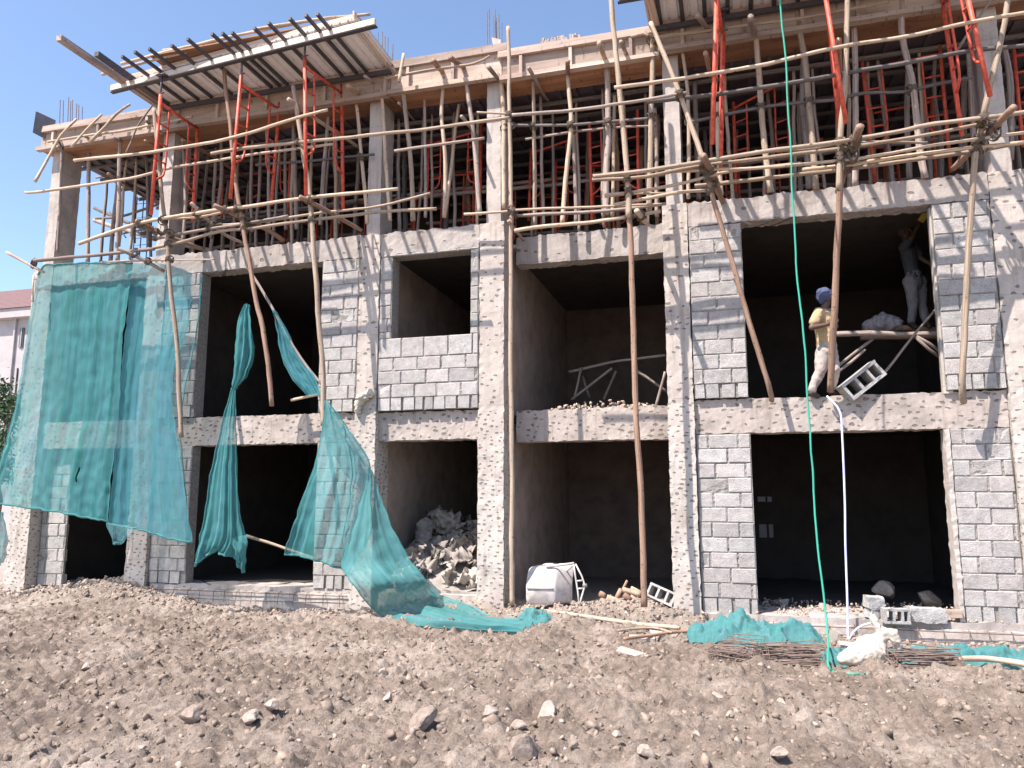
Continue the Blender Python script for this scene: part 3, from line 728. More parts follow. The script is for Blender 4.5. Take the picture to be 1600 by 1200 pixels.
# --- upright props of the front row
PR = [
 ([(90,395),(95,300),(97,230)], -.35, .03, 1), ([(136,412),(139,225)], .2, .048, 1), ([(157,412),(166,300),(168,215)], 1.6, .04, 1),
 ([(172,410),(182,300),(190,230)], .9, .05, 1), ([(184,410),(186,300),(189,195)], -.05, .05, 1), ([(210,380),(212,300),(222,215)], 1.8, .03, 3),
 ([(232,385),(231,310),(228,230)], .7, .045, 1),
 ([(286,378),(290,300),(285,215)], .2, .04, 1), ([(306,375),(320,300),(330,190)], .9, .04, 1), ([(330,372),(345,290),(345,185)], .5, .045, 1),
 ([(395,362),(392,300),(396,200)], .7, .04, 1), ([(420,362),(419,250),(415,175)], .3, .035, 1), ([(447,360),(446,250),(448,185)], .8, .04, 1),
 ([(463,358),(460,230),(458,185)], .35, .045, 1), ([(500,352),(508,240),(516,155)], .25, .045, 1), ([(530,350),(521,240),(520,180)], 1.0, .035, 1),
 ([(574,350),(570,298),(562,210),(556,155)], .0, .04, 0), ([(610,345),(606,298),(600,200),(596,137)], -.1, .04, 0),
 ([(646,345),(643,280),(637,200),(630,135)], -.1, .05, 0), ([(665,340),(664,250),(664,150)], .2, .035, 1), ([(694,340),(696,250),(690,178),(694,122)], -.05, .042, 0),
 ([(696,335),(702,290),(710,220),(718,155)], .5, .038, 0), ([(750,335),(746,290),(738,200),(733,165),(727,112)], -.1, .045, 1), ([(788,325),(787,200),(783,125)], -.05, .05, 0),
 ([(836,352),(835,250),(834,125)], .0, .04, 0), ([(849,355),(846,240),(845,145)], .6, .036, 1), ([(878,352),(883,290),(892,200),(891,162),(887,118)], -.05, .045, 0),
 ([(900,350),(898,250),(895,180)], .4, .042, 1), ([(948,335),(947,260),(951,200),(948,95)], .0, .062, 1), ([(957,338),(958,250),(960,150)], .4, .038, 0),
 ([(1014,330),(1016,250),(1018,150),(1019,62)], -.15, .055, 0), ([(1026,338),(1025,250),(1024,170)], .35, .04, 1),
 ([(1076,310),(1076,220),(1074,137),(1067,80)], -.05, .036, 0), ([(1092,312),(1088,220),(1085,130)], .5, .05, 1), ([(1127,305),(1121,230),(1121,160)], -.1, .04, 0),
 ([(1204,300),(1199,260),(1190,180),(1184,100),(1180,50)], -.1, .055, 0), ([(1275,296),(1270,240),(1262,125),(1250,50),(1240,-10)], -.1, .055, 0),
 ([(1264,296),(1258,200),(1254,120),(1258,15)], .3, .06, 1), ([(1337,290),(1337,170),(1335,38)], .0, .055, 1), ([(1312,290),(1309,200),(1310,60)], .6, .045, 2),
 ([(1446,277),(1438,230),(1425,130),(1410,60),(1409,-10)], -.1, .058, 1), ([(1420,280),(1418,200),(1419,110)], .3, .05, 1),
 ([(1522,262),(1519,170),(1513,80)], .2, .045, 1), ([(1580,250),(1581,225),(1578,120),(1568,75)], .1, .055, 1), ([(1502,265),(1505,200),(1506,120)], .7, .05, 1),
]
for pts, y, r, tn in PR: pole('timber_prop', pts, y, r, tn, 'prop')
# --- second and third rows of props, in shade
rr = random.Random(5)
x = -11.7
while x < 5.2:
    y = rr.uniform(1.2, 3.6); tilt = rr.uniform(-.09, .09); r = rr.uniform(.032, .05)
    seedc[0] += 1; mb = MB(); mb.tube([(x, y, 5.94), (x+tilt/2, y, 7.2), (x+tilt, y+.03, 8.3)], [r, r*.92, r*.85], 8, .03, .16, seedc[0])
    o = mb.build('timber_prop', M['wood%d' % rr.choice([1,1,2,3])], None, True)
    POLES.append(dict(o=o, kind='rear prop', tone=1, r=r, x=x, mx=x, z=7, L=2.4, label=None, px=0, y=y))
    x += rr.uniform(.2, .42)
x = -11.4
while x < 5:
    y = rr.uniform(.55, 1.1); tilt = rr.uniform(-.14, .14); r = rr.uniform(.024, .036); seedc[0] += 1
    mb = MB(); mb.tube([(x, y, 5.96), (x+tilt*.6, y, 7.1), (x+tilt, y, 8.34)], [r, r*.95, r*.85], 8, .04, .16, seedc[0])
    o = mb.build('timber_prop', M['wood%d' % rr.choice([1,1,0,2])], None, True)
    POLES.append(dict(o=o, kind='mid prop', tone=1, r=r, x=x, mx=x, z=7, L=2.4, label=None, px=0, y=y))
    x += rr.uniform(.28, .5)
# --- shaded cross rails between the inner props
for k, (z, y) in enumerate([(7.1, 1.3), (7.5, 2.0), (6.7, 2.6), (7.3, 3.2)]):
    for (a, b) in ((-11.6, -6.4), (-6.0, -1.4), (-1.0, 4.8)):
        seedc[0] += 1; mb = MB(); dz = rr.uniform(-.12, .12)
        mb.tube([(a+rr.uniform(-.3,.3), y, z-dz), ((a+b)/2, y+.05, z+.03), (b+rr.uniform(-.3,.3), y, z+dz)], [.04,.035,.03], 8, .04, .16, seedc[0])
        o = mb.build('scaffold_rail', M['wood%d' % rr.choice([1,3])], None, True)
        POLES.append(dict(o=o, kind='inner rail', tone=3, r=.035, x=a, mx=a, z=z, L=b-a, label=None, px=0, y=y))
# --- bearer log ends under the roof edge
BE = [
 ([(544,133),(580,168)], (-.6,.5), .05, 2), ([(570,119),(597,140)], (-.6,.4), .032, 1), ([(622,160),(650,190)], (-.2,.9), .03, 1),
 ([(677,94),(697,120)], (-.6,.1), .055, 2), ([(705,90),(733,112)], (-.6,.1), .052, 2), ([(721,182),(735,200),(750,216)], (-.5,.5), .032, 1),
 ([(764,104),(785,130)], (-.6,.1), .045, 1), ([(450,155),(505,193),(560,230)], (-1.1,.4), .042, 0), ([(937,67),(948,97)], (-.7,.1), .048, 0),
 ([(970,66),(980,90),(988,125)], (-.7,.9), .04, 1), ([(826,107),(845,140),(858,160)], (-.6,.9), .036, 1), ([(887,96),(887,120)], (-.6,.1), .045, 2),
 ([(1090,23),(1112,55)], (-.9,.1), .048, 1), ([(1102,82),(1111,120)], (-.7,.3), .042, 2), ([(1173,27),(1180,60)], (-.9,0), .06, 1), ([(1310,62),(1313,120)], (-.7,.2), .045, 2),
 ([(178,216),(200,226),(235,245)], (-.5,1.3), .035, 1), ([(130,212),(160,225),(190,240)], (-.4,1.2), .03, 1), ([(228,190),(243,200)], (-.6,.0), .035, 1), ([(285,219),(330,243),(380,275)], (-.5,1.4), .04, 2),
 ([(170,272),(195,288),(240,318)], (-.3,1.6), .035, 2), ([(226,219),(250,232),(290,258)], (-.3,.9), .03, 0),
]
for pts, ys, r, tn in BE: pole('bearer_pole', pts, ys, r, tn, 'bearer')
# --- leaning braces
for pts, ys, r, tn, lab in [
    ([(55,284),(70,255),(95,212),(120,186)], (-.75,-.3), .032, 0, 'long thin pole leaning off the far left roof corner'),
    ([(112,230),(130,208),(158,178)], (-.6,-.3), .03, 0, 'thin pale stick leaning on the left roof edge, second from the corner'),
    ([(139,223),(165,198),(180,180),(203,163)], (-.6,-.3), .034, 0, 'crooked pale stick leaning on the left roof edge below the canopy corner'),
    ([(196,242),(205,222),(213,200),(240,160)], (-.4,-.3), .022, 1, 'thin strut leaning by the orange frame under the left canopy'),
    ([(1495,82),(1522,38),(1552,-5)], (-.3,-.6), .024, 1, 'thin diagonal stick left of the bright pole at the upper right'),
    ([(623,128),(630,85)], (-.5,-.4), .035, 0, 'short pale stick crossing the roof edge right of the left canopy'),
    ([(605,100),(620,118),(645,140)], (-.5,.2), .03, 0, 'small pale stick crossed with another right of the left canopy'),
    ([(148,345),(240,372),(330,392)], (2.9,.6), .06, 1, 'long shaded log sloping across the open left end'),
    ([(148,325),(210,352),(250,368)], (3.0,.9), .05, 3, 'dark log sloping behind the open left end props'),
    ([(145,255),(180,272),(240,300)], (2.6,1.5), .045, 1, 'grey brace sloping under the roof at the open left end'),
    ([(150,342),(190,338),(250,318),(290,312)], (1.6,1.6), .035, 1, 'shaded cross rail behind the open left end props'),
    ([(150,278),(200,268),(245,262)], (2.2,2.2), .028, 1, 'thin upper cross rail in the open left end'),
    ([(170,330),(198,372)], (2.2,2.2), .018, 3, 'thin steel looking stick crossing the open left end'),
    ([(155,370),(190,366),(240,355)], (2.4,2.4), .028, 3, 'lowest thin cross rail in the open left end'),
]:
    pole('brace_pole', pts, ys, r, tn, 'brace', lab)
mb = MB()
a0 = P(208,395,2.2)
for dx in (0, .14, .28): mb.tube([(a0.x+dx, 2.2+dx*.3, 5.95), (a0.x+dx, 2.2+dx*.3, 8.3)], .012, 5)
for k in range(14):
    z = 6.05+k*.16; mb.tube([(a0.x-.02, 2.19, z), (a0.x+.3, 2.29, z+.03)], .006, 4)
tag(mb.build('rebar_cage', M['steel']), 'dark steel reinforcement cage standing in the open left end of the top floor', 'steel cage')

# platform logs inside the upper right opening
pole('platform_log', [(1307,523),(1360,521),(1420,522),(1474,521)], .62, .05, 1, 'plat', 'front log of the working platform inside the upper right opening')
pole('platform_log', [(1380,512),(1420,513),(1470,516)], 1.6, .055, 2, 'plat', 'rear log of the working platform under the feet of the shaded worker')
pole('platform_log', [(1345,528),(1400,526),(1472,526)], .95, .05, 2, 'plat', 'lower middle log of the working platform')
for pts, lab in [([(1306,574),(1330,555),(1364,530)], 'light diagonal strut under the left end of the working platform'), ([(1306,584),(1330,565),(1352,545)], 'second thin strut just beneath the light diagonal strut'),
    ([(1432,525),(1452,537),(1473,552)], 'thin strut sloping right under the working platform'), ([(1432,527),(1450,545),(1473,562)], 'thinner lower strut sloping right under the working platform')]:
    pole('platform_strut', pts, (.62,.7), .03, 1, 'plat', lab)
pole('leaning_pole', [(1356,606),(1388,575),(1410,548),(1440,510),(1466,480)], (.05,.25), .022, 1, 'plat', 'thin grey pole running up from the tilted hollow block to the timber post')
# door-frame timber at the right jamb of the opening
a = P(1458,325,-.02); b = P(1484,615,-.02); mb = MB(); mb.obox((a.x, .02, a.z), (b.x-.02, .0, b.z), .11, .09, Vector((0,1,0)))
tag(mb.build('timber_post', M['post']), 'squared timber post at the right jamb of the upper right opening', 'post')
# trestles deep in the recessed upper bay
for pts, ys, lab in [([(890,581),(960,566),(985,563),(1040,555)], (2.3,1.9), 'long flat rail of the shaded trestle in the recessed upper bay'),
    ([(897,625),(908,575)], (2.2,2.2), 'leftmost leg of the shaded trestle in the recessed upper bay'), ([(922,622),(911,587)], (2.4,2.4), 'second leg of the shaded trestle, crossing the long strut'),
    ([(893,625),(925,600),(957,575)], (1.9,1.9), 'long diagonal strut of the shaded trestle'), ([(943,625),(962,580)], (2.3,2.3), 'middle leg of the shaded trestle behind the reddish pole'),
    ([(997,580),(1042,612)], (1.5,1.5), 'thick diagonal strut right of the reddish pole in the recessed upper bay'), ([(1024,638),(1040,580)], (1.2,1.2), 'rightmost leg of the shaded trestle beside the fifth column')]:
    pole('trestle_pole', pts, ys, .03, 1, 'trestle', lab)

# ------------------------------------------------------------ pole labels
colnames = ['the left corner column', 'the second column from left', 'the third column from left', 'the fourth column from left', 'the fifth column from left', 'the rightmost column']
cxs = [(c[0]+c[1])/2 for c in cols[:6]]
def bay_of(x):
    i = sum(1 for c in cxs if x > c)
    if i == 0: return 0, 'left of the left corner column'
    if i >= 6: return 6, 'right of the rightmost column'
    return i, 'between the %s and %s columns' % (('left corner', 'second', 'third', 'fourth', 'fifth')[i-1], ('second', 'third', 'fourth', 'fifth', 'rightmost')[i-1])
ORD = ['first','second','third','fourth','fifth','sixth','seventh','eighth','ninth','tenth','eleventh','twelfth','thirteenth','fourteenth','fifteenth','sixteenth','seventeenth','eighteenth','nineteenth','twentieth']
catg = {'standard': 'tall scaffold poles', 'putlog': 'short logs tied across the scaffold', 'rail': 'horizontal scaffold rails', 'prop': 'front row of timber props on the top floor', 'rear prop': 'rear rows of timber props on the top floor', 'mid prop': 'thin middle row of timber props on the top floor', 'inner rail': 'shaded inner cross rails', 'bearer': 'log ends poking out under the roof edge', 'brace': 'leaning braces', 'plat': 'timbers of the working platform', 'trestle': 'shaded trestle timbers'}
groups = {}
for p in POLES:
    p['o']['category'] = {'prop': 'prop', 'rear prop': 'prop', 'mid prop': 'prop'}.get(p['kind'], 'pole'); p['o']['group'] = catg[p['kind']]
    if p['label']: p['o']['label'] = p['label']; continue
    bx = p['mx'] if 'prop' in p['kind'] else p['x']+.05
    i, ph = bay_of(bx); p['ph'] = ph; groups.setdefault((p['kind'], i), []).append(p)
for (kind, i), lst in groups.items():
    if kind in ('rail', 'inner rail'):
        lst.sort(key=lambda p: -p['z'])
        for k, p in enumerate(lst):
            sh = 'dim inner cross rail' if kind == 'inner rail' else ('%s %s rail' % (TONE[p['tone']], 'long' if p['L'] > 2.6 else 'short'))
            p['o']['label'] = '%s starting %s, %s from top' % (sh, p['ph'], ORD[k])
    else:
        lst.sort(key=lambda p: p['px'] if kind == 'bearer' or kind == 'prop' else p['x'])
        for k, p in enumerate(lst):
            nm = {'prop': '%s %s front prop' % ('thick' if p['r'] > .046 else 'slim', TONE[p['tone']]), 'rear prop': 'shaded rear prop', 'mid prop': 'thin middle row prop', 'bearer': '%s log end under roof' % TONE[p['tone']]}[kind]
            p['o']['label'] = '%s, %s from left %s' % (nm, ORD[k], p['ph'])

# ------------------------------------------------------------ red scaffold frames
def frame(ft, fb, bt, bb, label, group, jack=True, r=.03, lad='back'):
    """two posts given by world points top/bottom; header, inner ladder rails, rungs"""
    t = empty('scaffold_support', (0,0,0), label, 'scaffold frame', group)
    ft, fb, bt, bb = map(Vector, (ft, fb, bt, bb))
    def part(nm, m, f, par=t): mb = MB(); f(mb); return mb.build(nm, M[m], par, True)
    part('leg', 'red', lambda b: b.tube([ft, fb], r, 10)); part('leg', 'red', lambda b: b.tube([bt, bb], r, 10))
    hf = ft.lerp(fb, .07); hb = bt.lerp(bb, .07)
    part('header', 'red', lambda b: b.tube([hf, hb], r*.85, 8))
    H = (bt-bb).length
    for (a0, a1, c0, c1) in ((ft, fb, bt, bb), (bt, bb, ft, fb)):
        f = .24
        top = a0.lerp(a1, .09).lerp(c0.lerp(c1, .09), f); p1 = a0.lerp(a1, .55).lerp(c0.lerp(c1, .55), f); p2 = a0.lerp(a1, .66).lerp(c0.lerp(c1, .66), f*.8); p3 = a0.lerp(a1, .71).lerp(c0.lerp(c1, .71), f*.1)
        part('ladder_rail', 'red', lambda b: b.tube([top, top.lerp(p1, .5), p1, p2, p3], r*.6, 8, 0, .07))
        for q in (.24, .40, .55):
            part('rung', 'red', lambda b: b.tube([a0.lerp(a1, q), a0.lerp(a1, q).lerp(c0.lerp(c1, q), f)], r*.5, 6))
    if jack:
        for p in (ft, bt):
            j = part('jack', 'steel', lambda b: b.tube([p-Vector((0,0,.05)), p+Vector((0,0,.34))], .016, 8))
            part('jack_head', 'steel', lambda b: b.box(p.x-.09, p.x+.09, p.y-.05, p.y+.05, p.z+.34, p.z+.36), j)
            part('jack_nut', 'steel', lambda b: b.tube([p+Vector((-.06,0,.02)), p+Vector((.06,0,.03))], .014, 6), j)
    return t
GC = 'red scaffold frames under the canopies'
frame(P(251,148,-1.2), P(236,335,-1.2), P(309,190,-.1), P(301,345,-.1), 'leftmost red scaffold frame, under the left corner of the left canopy', GC)
frame(P(377,118,-1.2), P(360,310,-1.2), P(437,160,-.1), P(424,320,-.1), 'second red scaffold frame under the middle of the left canopy', GC)
frame(P(476,90,-1.2), P(478,305,-1.2), P(534,132,-.1), P(536,330,-.1), 'third red scaffold frame, just left of the third column', GC)
frame(P(1120,-25,-1.2), P(1113,225,-1.2), P(1131,50,-.35), P(1126,268,-.35), 'red scaffold frame seen edge on, right of the two slanting poles', GC)
frame(P(1286,-30,-1.2), P(1322,192,-1.2), P(1290,-10,-.45), P(1312,200,-.45), 'red scaffold frame leaning beside the pole above the worker in yellow', GC)
frame(P(1505,-35,-1.2), P(1547,150,-1.2), P(1471,-10,-.2), P(1503,212,-.2), 'rightmost red scaffold frame under the right canopy', GC)
for q in ((1113,225,-1.2), (1322,192,-1.2), (1547,150,-1.2)):
    pass
GI = 'red scaffold frames standing inside the top floor'
for (a, b, c, d, y, lab) in [
    ((590,97),(668,280),(662,280),(0,0),0,''),
]: pass
def iframe(x1t, x1b, x2t, x2b, y, lab): frame(P(*x1t, y), P(*x1b, y), P(*x2t, y), P(*x2b, y), lab, GI, False, .026)
iframe((670,218),(666,335),(752,195),(750,325), .9, 'inner red frame behind the props between the third and fourth columns')
iframe((921,195),(925,350),(996,172),(998,345), .7, 'inner red frame in the right half of the recessed bay')
iframe((830,232),(826,345),(902,205),(906,345), 1.5, 'inner red frame in the left half of the recessed bay')
iframe((1146,160),(1150,300),(1230,112),(1236,298), 1.0, 'inner red frame behind the green rope')
iframe((1347,97),(1368,285),(1468,70),(1486,270), .7, 'large inner red frame left of the rightmost column')
iframe((1360,170),(1362,285),(1455,150),(1462,280), 2.0, 'smaller shaded red frame behind the large inner one')
iframe((1584,78),(1598,230),(1670,60),(1690,220), .7, 'inner red frame cut by the right edge of the picture')
iframe((290,250),(288,345),(350,240),(346,340), 1.6, 'shaded red frame between second and third columns, far left one')
iframe((395,225),(392,345),(455,215),(450,340), 1.4, 'shaded red frame between second and third columns, right one')

fr_n = {}
x = -9.3; k = 0; rr = random.Random(21)
while x < 3.3:
    w_ = rr.uniform(.8, 1.0); y = rr.choice([1.9, 2.6, 3.1]); i, ph = bay_of(x+.05); fr_n[i] = fr_n.get(i, 0)+1
    h_ = rr.uniform(7.55, 7.95)
    frame((x, y, h_), (x-.02, y, 5.96), (x+w_, y+rr.uniform(-.2,.2), h_), (x+w_, y, 5.96), 'deep shaded red frame on the top floor, %s one %s' % (ORD[fr_n[i]-1], ph), 'deep rows of red frames on the top floor', False, .026)
    x += rr.uniform(1.05, 1.5)
# ------------------------------------------------------------ lashings where poles cross
def closest(p1, p2, q1, q2):
    d1 = p2-p1; d2 = q2-q1; r = p1-q1; a = d1.dot(d1); e = d2.dot(d2); f = d2.dot(r); c = d1.dot(r); b = d1.dot(d2); dn = a*e-b*b
    s_ = max(0, min(1, (b*f-c*e)/dn)) if dn > 1e-6 else 0; t_ = max(0, min(1, (b*s_+f)/e)); s_ = max(0, min(1, (b*t_-c)/a))
    return p1+d1*s_, q1+d2*t_
A_ = [p for p in POLES if p['kind'] in ('standard', 'putlog', 'prop') and 'w' in p]; B_ = [p for p in POLES if p['kind'] == 'rail' and 'w' in p]
for a in A_:
    for b in B_:
        best = None
        for i in range(len(a['w'])-1):
            for j in range(len(b['w'])-1):
                u, v = closest(a['w'][i], a['w'][i+1], b['w'][j], b['w'][j+1]); d = (u-v).length
                if best is None or d < best[0]: best = (d, u, v, (a['w'][i+1]-a['w'][i]).normalized(), (b['w'][j+1]-b['w'][j]).normalized())
        if best[0] > .17 or rr.random() < .2: continue
        d, u, v, da, db = best; mb = MB(); c = (u+v)/2; ax = (v-u); ax = ax.normalized() if ax.length > 1e-3 else Vector((0,1,0)); R_ = a['r']+.012; hl = max(d/2, .02)
        for k in range(3):
            for sg in (1, -1):
                t = (da+db*sg).normalized(); s2 = t.cross(ax).normalized(); off = s2*(k-1)*.014; pts = []
                for q in range(11):
                    th = 2*math.pi*q/10; pts.append(c+off+t*math.cos(th)*R_*1.45+ax*math.sin(th)*(hl+R_*.95))
                mb.tube(pts, .006, 4)
        if rr.random() < .5:
            e_ = c+Vector((rr.uniform(-.05,.05), -.05, -rr.uniform(.08,.2))); mb.tube([c-ax*R_, (c+e_)/2+Vector((.02,-.03,0)), e_], .005, 4)
        mb.build('lashing', M['lash'], a['o'])
# ------------------------------------------------------------ canopies
def canopy(x0, x1, yf0, yf1, z, joists, label, ext):
    t = empty('formwork_canopy', (0,0,0), label, 'canopy', 'formwork canopies on red frames')
    def part(nm, m, f, par=t): mb = MB(); f(mb); return mb.build(nm, M[m], par)
    jw = .022 if x0 < -5 else .03
    fy = lambda x: yf0+(yf1-yf0)*(x-x0)/(x1-x0)
    # deck: corrugated sheet
    mb = MB(); x = x0; vs = []; fs = []
    prof = []
    while x < x1:
        for dx, dz in ((0, 0), (.10, 0), (.112, .03), (.138, .03), (.15, 0)): prof.append((x+dx, z+.03+dz))
        x += .15
    for (x, zz) in prof: vs += [(x, fy(x), zz), (x, .02, zz+.0), ]
    n = len(prof); fs = [(2*i, 2*i+1, 2*i+3, 2*i+2) for i in range(n-1)]
    mb.add(vs, fs); o = mb.build('deck_sheet', M['deck'], t)
    for (x, ye, yb) in joists:
        part('joist', 'steel', lambda b: b.box(x-jw, x+jw, ye, yb, z-.03, z+.018))
    part('bearer', 'post', lambda b: b.obox((x0-.38, fy(x0)+.0, z-.055), (x1+.42, fy(x1)+.0, z-.055), .05, .10))
    part('bearer', 'steel', lambda b: b.obox((x0-.40, fy(x0)+.03, z-.125), (x1+.43, fy(x1)+.03, z-.115), .07, .018))
    part('bearer', 'steel', lambda b: b.obox((x0+.05, -.22, z-.10), (x1+.1, -.22, z-.09), .06, .08))
    part('edge_board', 'board', lambda b: b.obox((x0-.12, fy(x0)+.06, z+.12), (x1+.02, fy(x1)+.06, z+.12), .04, .10))
    part('edge_board', 'wood0', lambda b: b.obox((x0-.25, fy(x0)+.22, z+.16), (x1-.1, fy(x1)+.2, z+.2), .05, .05))
    part('side_board', 'board', lambda b: b.obox((x0-.03, fy(x0)+.03, z+.08), (x0-.03, -.08, z+.08), .03, .18))
    part('side_board', 'board', lambda b: b.obox((x1+.03, fy(x1)+.03, z+.1), (x1+.03, -.08, z+.1), .03, .24))
    part('fill_slab', 'conc_rough', lambda b: b.box(x0+.02, x1-.02, max(yf0, yf1)+.12, -.1, z+.065, z+.16))
    ext(t, part, fy)
    return t
zc = 8.85
jl = [(PZ(a, b, zc).x, PZ(a, b, zc).y, .0) for a, b in ((194,90),(214,83),(236,78),(271,73),(296,63),(334,55),(350,54),(365,53),(400,46),(422,38),(455,31),(480,26),(498,24))]
jl = [(x, max(-2.05, y-.05), yb) for x, y, yb in jl]
def extL(t, part, fy):
    a = PZ(92,57,zc+.02); b = PZ(250,165,zc+.02)
    part('joist', 'wood1', lambda m_: m_.obox((a.x, a.y, zc), (b.x, -.1, zc), .10, .09))
    a2 = PZ(149,86,zc+.02); part('joist', 'steel', lambda m_: m_.obox((a2.x+.02, a2.y, zc+.04), (b.x+.2, -.1, zc), .09, .08))
    part('top_sheet', 'ply', lambda m_: m_.box(-9.2, -6.0, -1.35, -.9, zc+.19, zc+.215, .01))
canopy(-9.88, -5.36, -1.02, -1.5, zc, jl, 'left cantilevered formwork canopy with ribbed metal deck and joists jutting into the sky', extL)
jr = [(-.78+.33*k, -2.1-.12*((k*7)%3), .0) for k in range(20)]
def extR(t, part, fy):
    part('joist', 'board', lambda m_: m_.obox((-.93, -2.2, zc-.02), (-.84, -.1, zc-.02), .11, .10))
canopy(-.92, 6.2, -1.08, -1.08, zc, jr, 'right cantilevered formwork canopy, cut off by the top of the picture', extR)
# loose poles lying on the left canopy
rr = random.Random(3)
for k, (pa, pb, y, nm) in enumerate([((160,117),(330,72),-1.25,'lowest'), ((190,100),(420,45),-1.2,'second lowest'), ((255,79),(380,72),-1.15,'short middle'), ((315,70),(470,35),-1.1,'second highest'), ((400,45),(578,22),-1.35,'rightmost')]):
    pole('loose_pole', [pa, ((pa[0]+pb[0])/2, (pa[1]+pb[1])/2-2), pb], y, .032, 0, 'brace', '%s of the pale poles lying along the front of the left canopy' % nm)
    POLES[-1]['o']['group'] = 'poles lying on the left canopy'; POLES[-1]['o']['category'] = 'pole'; POLES[-1]['o']['label'] = POLES[-1]['label']

# ------------------------------------------------------------ nets
def catmull(arr, n):
    arr = np.asarray(arr, float); m = len(arr); t = np.linspace(0, m-1, n); out = []
    for u in t:
        i = min(int(u), m-2); f = u-i; p0 = arr[max(i-1, 0)]; p1 = arr[i]; p2 = arr[i+1]; p3 = arr[min(i+2, m-1)]
        out.append(.5*(2*p1+(p2-p0)*f+(2*p0-5*p1+4*p2-p3)*f*f+(3*p1-p0-3*p2+p3)*f**3))
    return np.array(out)
def drape(name, rows, m, label, nu=60, nv=60, fold=.05, freq=9, crumple=.02, seed=0, parent=None, hem=None, group=None, ffn=None, hole=None):
    R_ = [catmull([tuple(p) for p in r], nu) for r in rows]; g = catmull(np.array(R_).reshape(len(rows), -1), nv).reshape(nv, nu, 3)
    du = np.gradient(g, axis=1); dv = np.gradient(g, axis=0); nr = np.cross(du, dv); nr /= (np.linalg.norm(nr, axis=2, keepdims=True)+1e-9)
    u = np.linspace(0, 1, nu)[None, :]; v = np.linspace(0, 1, nv)[:, None]
    ph = seed*1.7
    f = np.sin(u*freq*6.283+ph+1.3*np.sin(v*2.1+ph)) + .5*np.sin(u*freq*2.3*6.283+2*ph+v*3) + .15*np.sin(u*freq*4.1*6.283+v*5+ph)
    w = fold*(np.ones_like(v) if ffn is None else ffn(v))
    g = g + nr*(f*w)[..., None]
    for i in range(nv):
        for j in range(nu):
            q = noise.noise_vector(Vector(g[i, j])*7+Vector((seed*3, 0, 0)))*crumple; g[i, j] += q
    vs = g.reshape(-1, 3); fs = []
    for i in range(nv-1):
        for j in range(nu-1):
            if hole and hole(j/(nu-1), i/(nv-1)): continue
            a = i*nu+j; fs.append((a, a+1, a+nu+1, a+nu))
    mb = MB(); mb.add([tuple(p) for p in vs], fs, [(float(j/(nu-1))*3, float(i/(nv-1))*3) for i in range(nv) for j in range(nu)])
    o = mb.build(name, M[m], parent, True)
    if label: tag(o, label, 'net', group)
    if hem:
        for row in hem:
            pts = g[-1] if row == 'b' else g[0] if row == 't' else g[:, 0] if row == 'l' else g[:, -1]
            hb = MB(); hb.tube([Vector(p)+noise.noise_vector(Vector(p)*9)*.02 for p in pts[::2]], .018 if row in 'bt' else .009, 6)
            hb.build('hem', M['net_dense'], o, True)
    return o
y1 = -.78
drape('debris_net', [
    [P(58,430,y1), P(72,415,y1), P(120,412,y1), P(170,411,y1), P(208,411,y1)],
    [P(42,520,y1), P(60,520,y1), P(110,520,y1), P(160,520,y1), P(192,520,y1)],
    [P(22,640,y1), P(45,640,y1), P(95,640,y1), P(150,640,y1), P(184,640,y1)],
    [P(-12,750,y1-.1), P(20,750,y1-.05), P(75,750,y1), P(125,750,y1), P(172,750,y1)],
    [P(-30,785,y1-.1), P(15,789,y1-.05), P(75,798,y1), P(120,806,y1), P(168,815,y1)]], 'net',
    'large teal debris net hanging over the left end of the building', 90, 80, .016, 5, .02, 1, None, 'bt', 'teal nets hanging on the facade',
    lambda v: .4+.9*v, hole=lambda u, v: (abs(u-.72) < .008 and .69 < v < .75))
drape('debris_net', [
    [P(196,412,y1+.1), P(230,411,y1+.1), P(262,413,y1+.1), P(300,426,y1+.1)],
    [P(200,470,y1+.1), P(230,470,y1+.1), P(262,480,y1+.1), P(296,500,y1+.1)],
    [P(186,600,y1+.1), P(212,600,y1+.1), P(240,600,y1+.1), P(268,600,y1+.1)],
    [P(177,720,y1+.1), P(205,720,y1+.1), P(235,720,y1+.1), P(281,720,y1+.1)],
    [P(168,818,y1+.1), P(205,825,y1+.1), P(245,836,y1+.1), P(300,848,y1+.1)]], 'net_blue',
    'bluish teal debris net hanging right of the large net, over the second column', 60, 70, .014, 3, .02, 2, None, 'b', 'teal nets hanging on the facade',
    lambda v: .4+.9*v)
# thin single layer over the block pier
drape('debris_net', [
    [P(262,414,y1+.2), P(290,424,y1+.2), P(318,430,y1+.2)],
    [P(255,520,y1+.2), P(285,520,y1+.2), P(308,520,y1+.2)],
    [P(240,650,y1+.2), P(262,650,y1+.2), P(284,650,y1+.2)],
    [P(232,760,y1+.2), P(262,760,y1+.2), P(290,760,y1+.2)],
    [P(232,838,y1+.2), P(262,846,y1+.2), P(293,852,y1+.2)]], 'net_thin',
    'thin sheer edge of netting over the block pier left of the openings', 40, 60, .015, 3, .015, 3, None, 'r', 'teal nets hanging on the facade')
drape('debris_net', [
    [P(165,815,y1), P(185,820,y1), P(208,824,y1)], [P(170,835,y1-.1), P(186,845,y1-.1), P(203,838,y1-.1)], [P(178,848,y1), P(182,850,y1), P(186,847,y1)]], 'net_thin',
    'small pouch of net sagging below the hem of the large net', 20, 16, .02, 2, .02, 4, None, 'b', 'teal nets hanging on the facade')
drape('debris_net', [[P(-25,800,-.9), P(-5,798,-.9), P(2,800,-.9)], [P(-25,850,-.9), P(-5,850,-.95), P(10,850,-.9)], [P(-25,888,-.9), P(-5,885,-.9), P(5,880,-.9)]], 'net_dense',
    'scrap of net hanging at the far left edge below the large net', 20, 24, .04, 2, .03, 5, None, None, 'teal nets hanging on the facade')
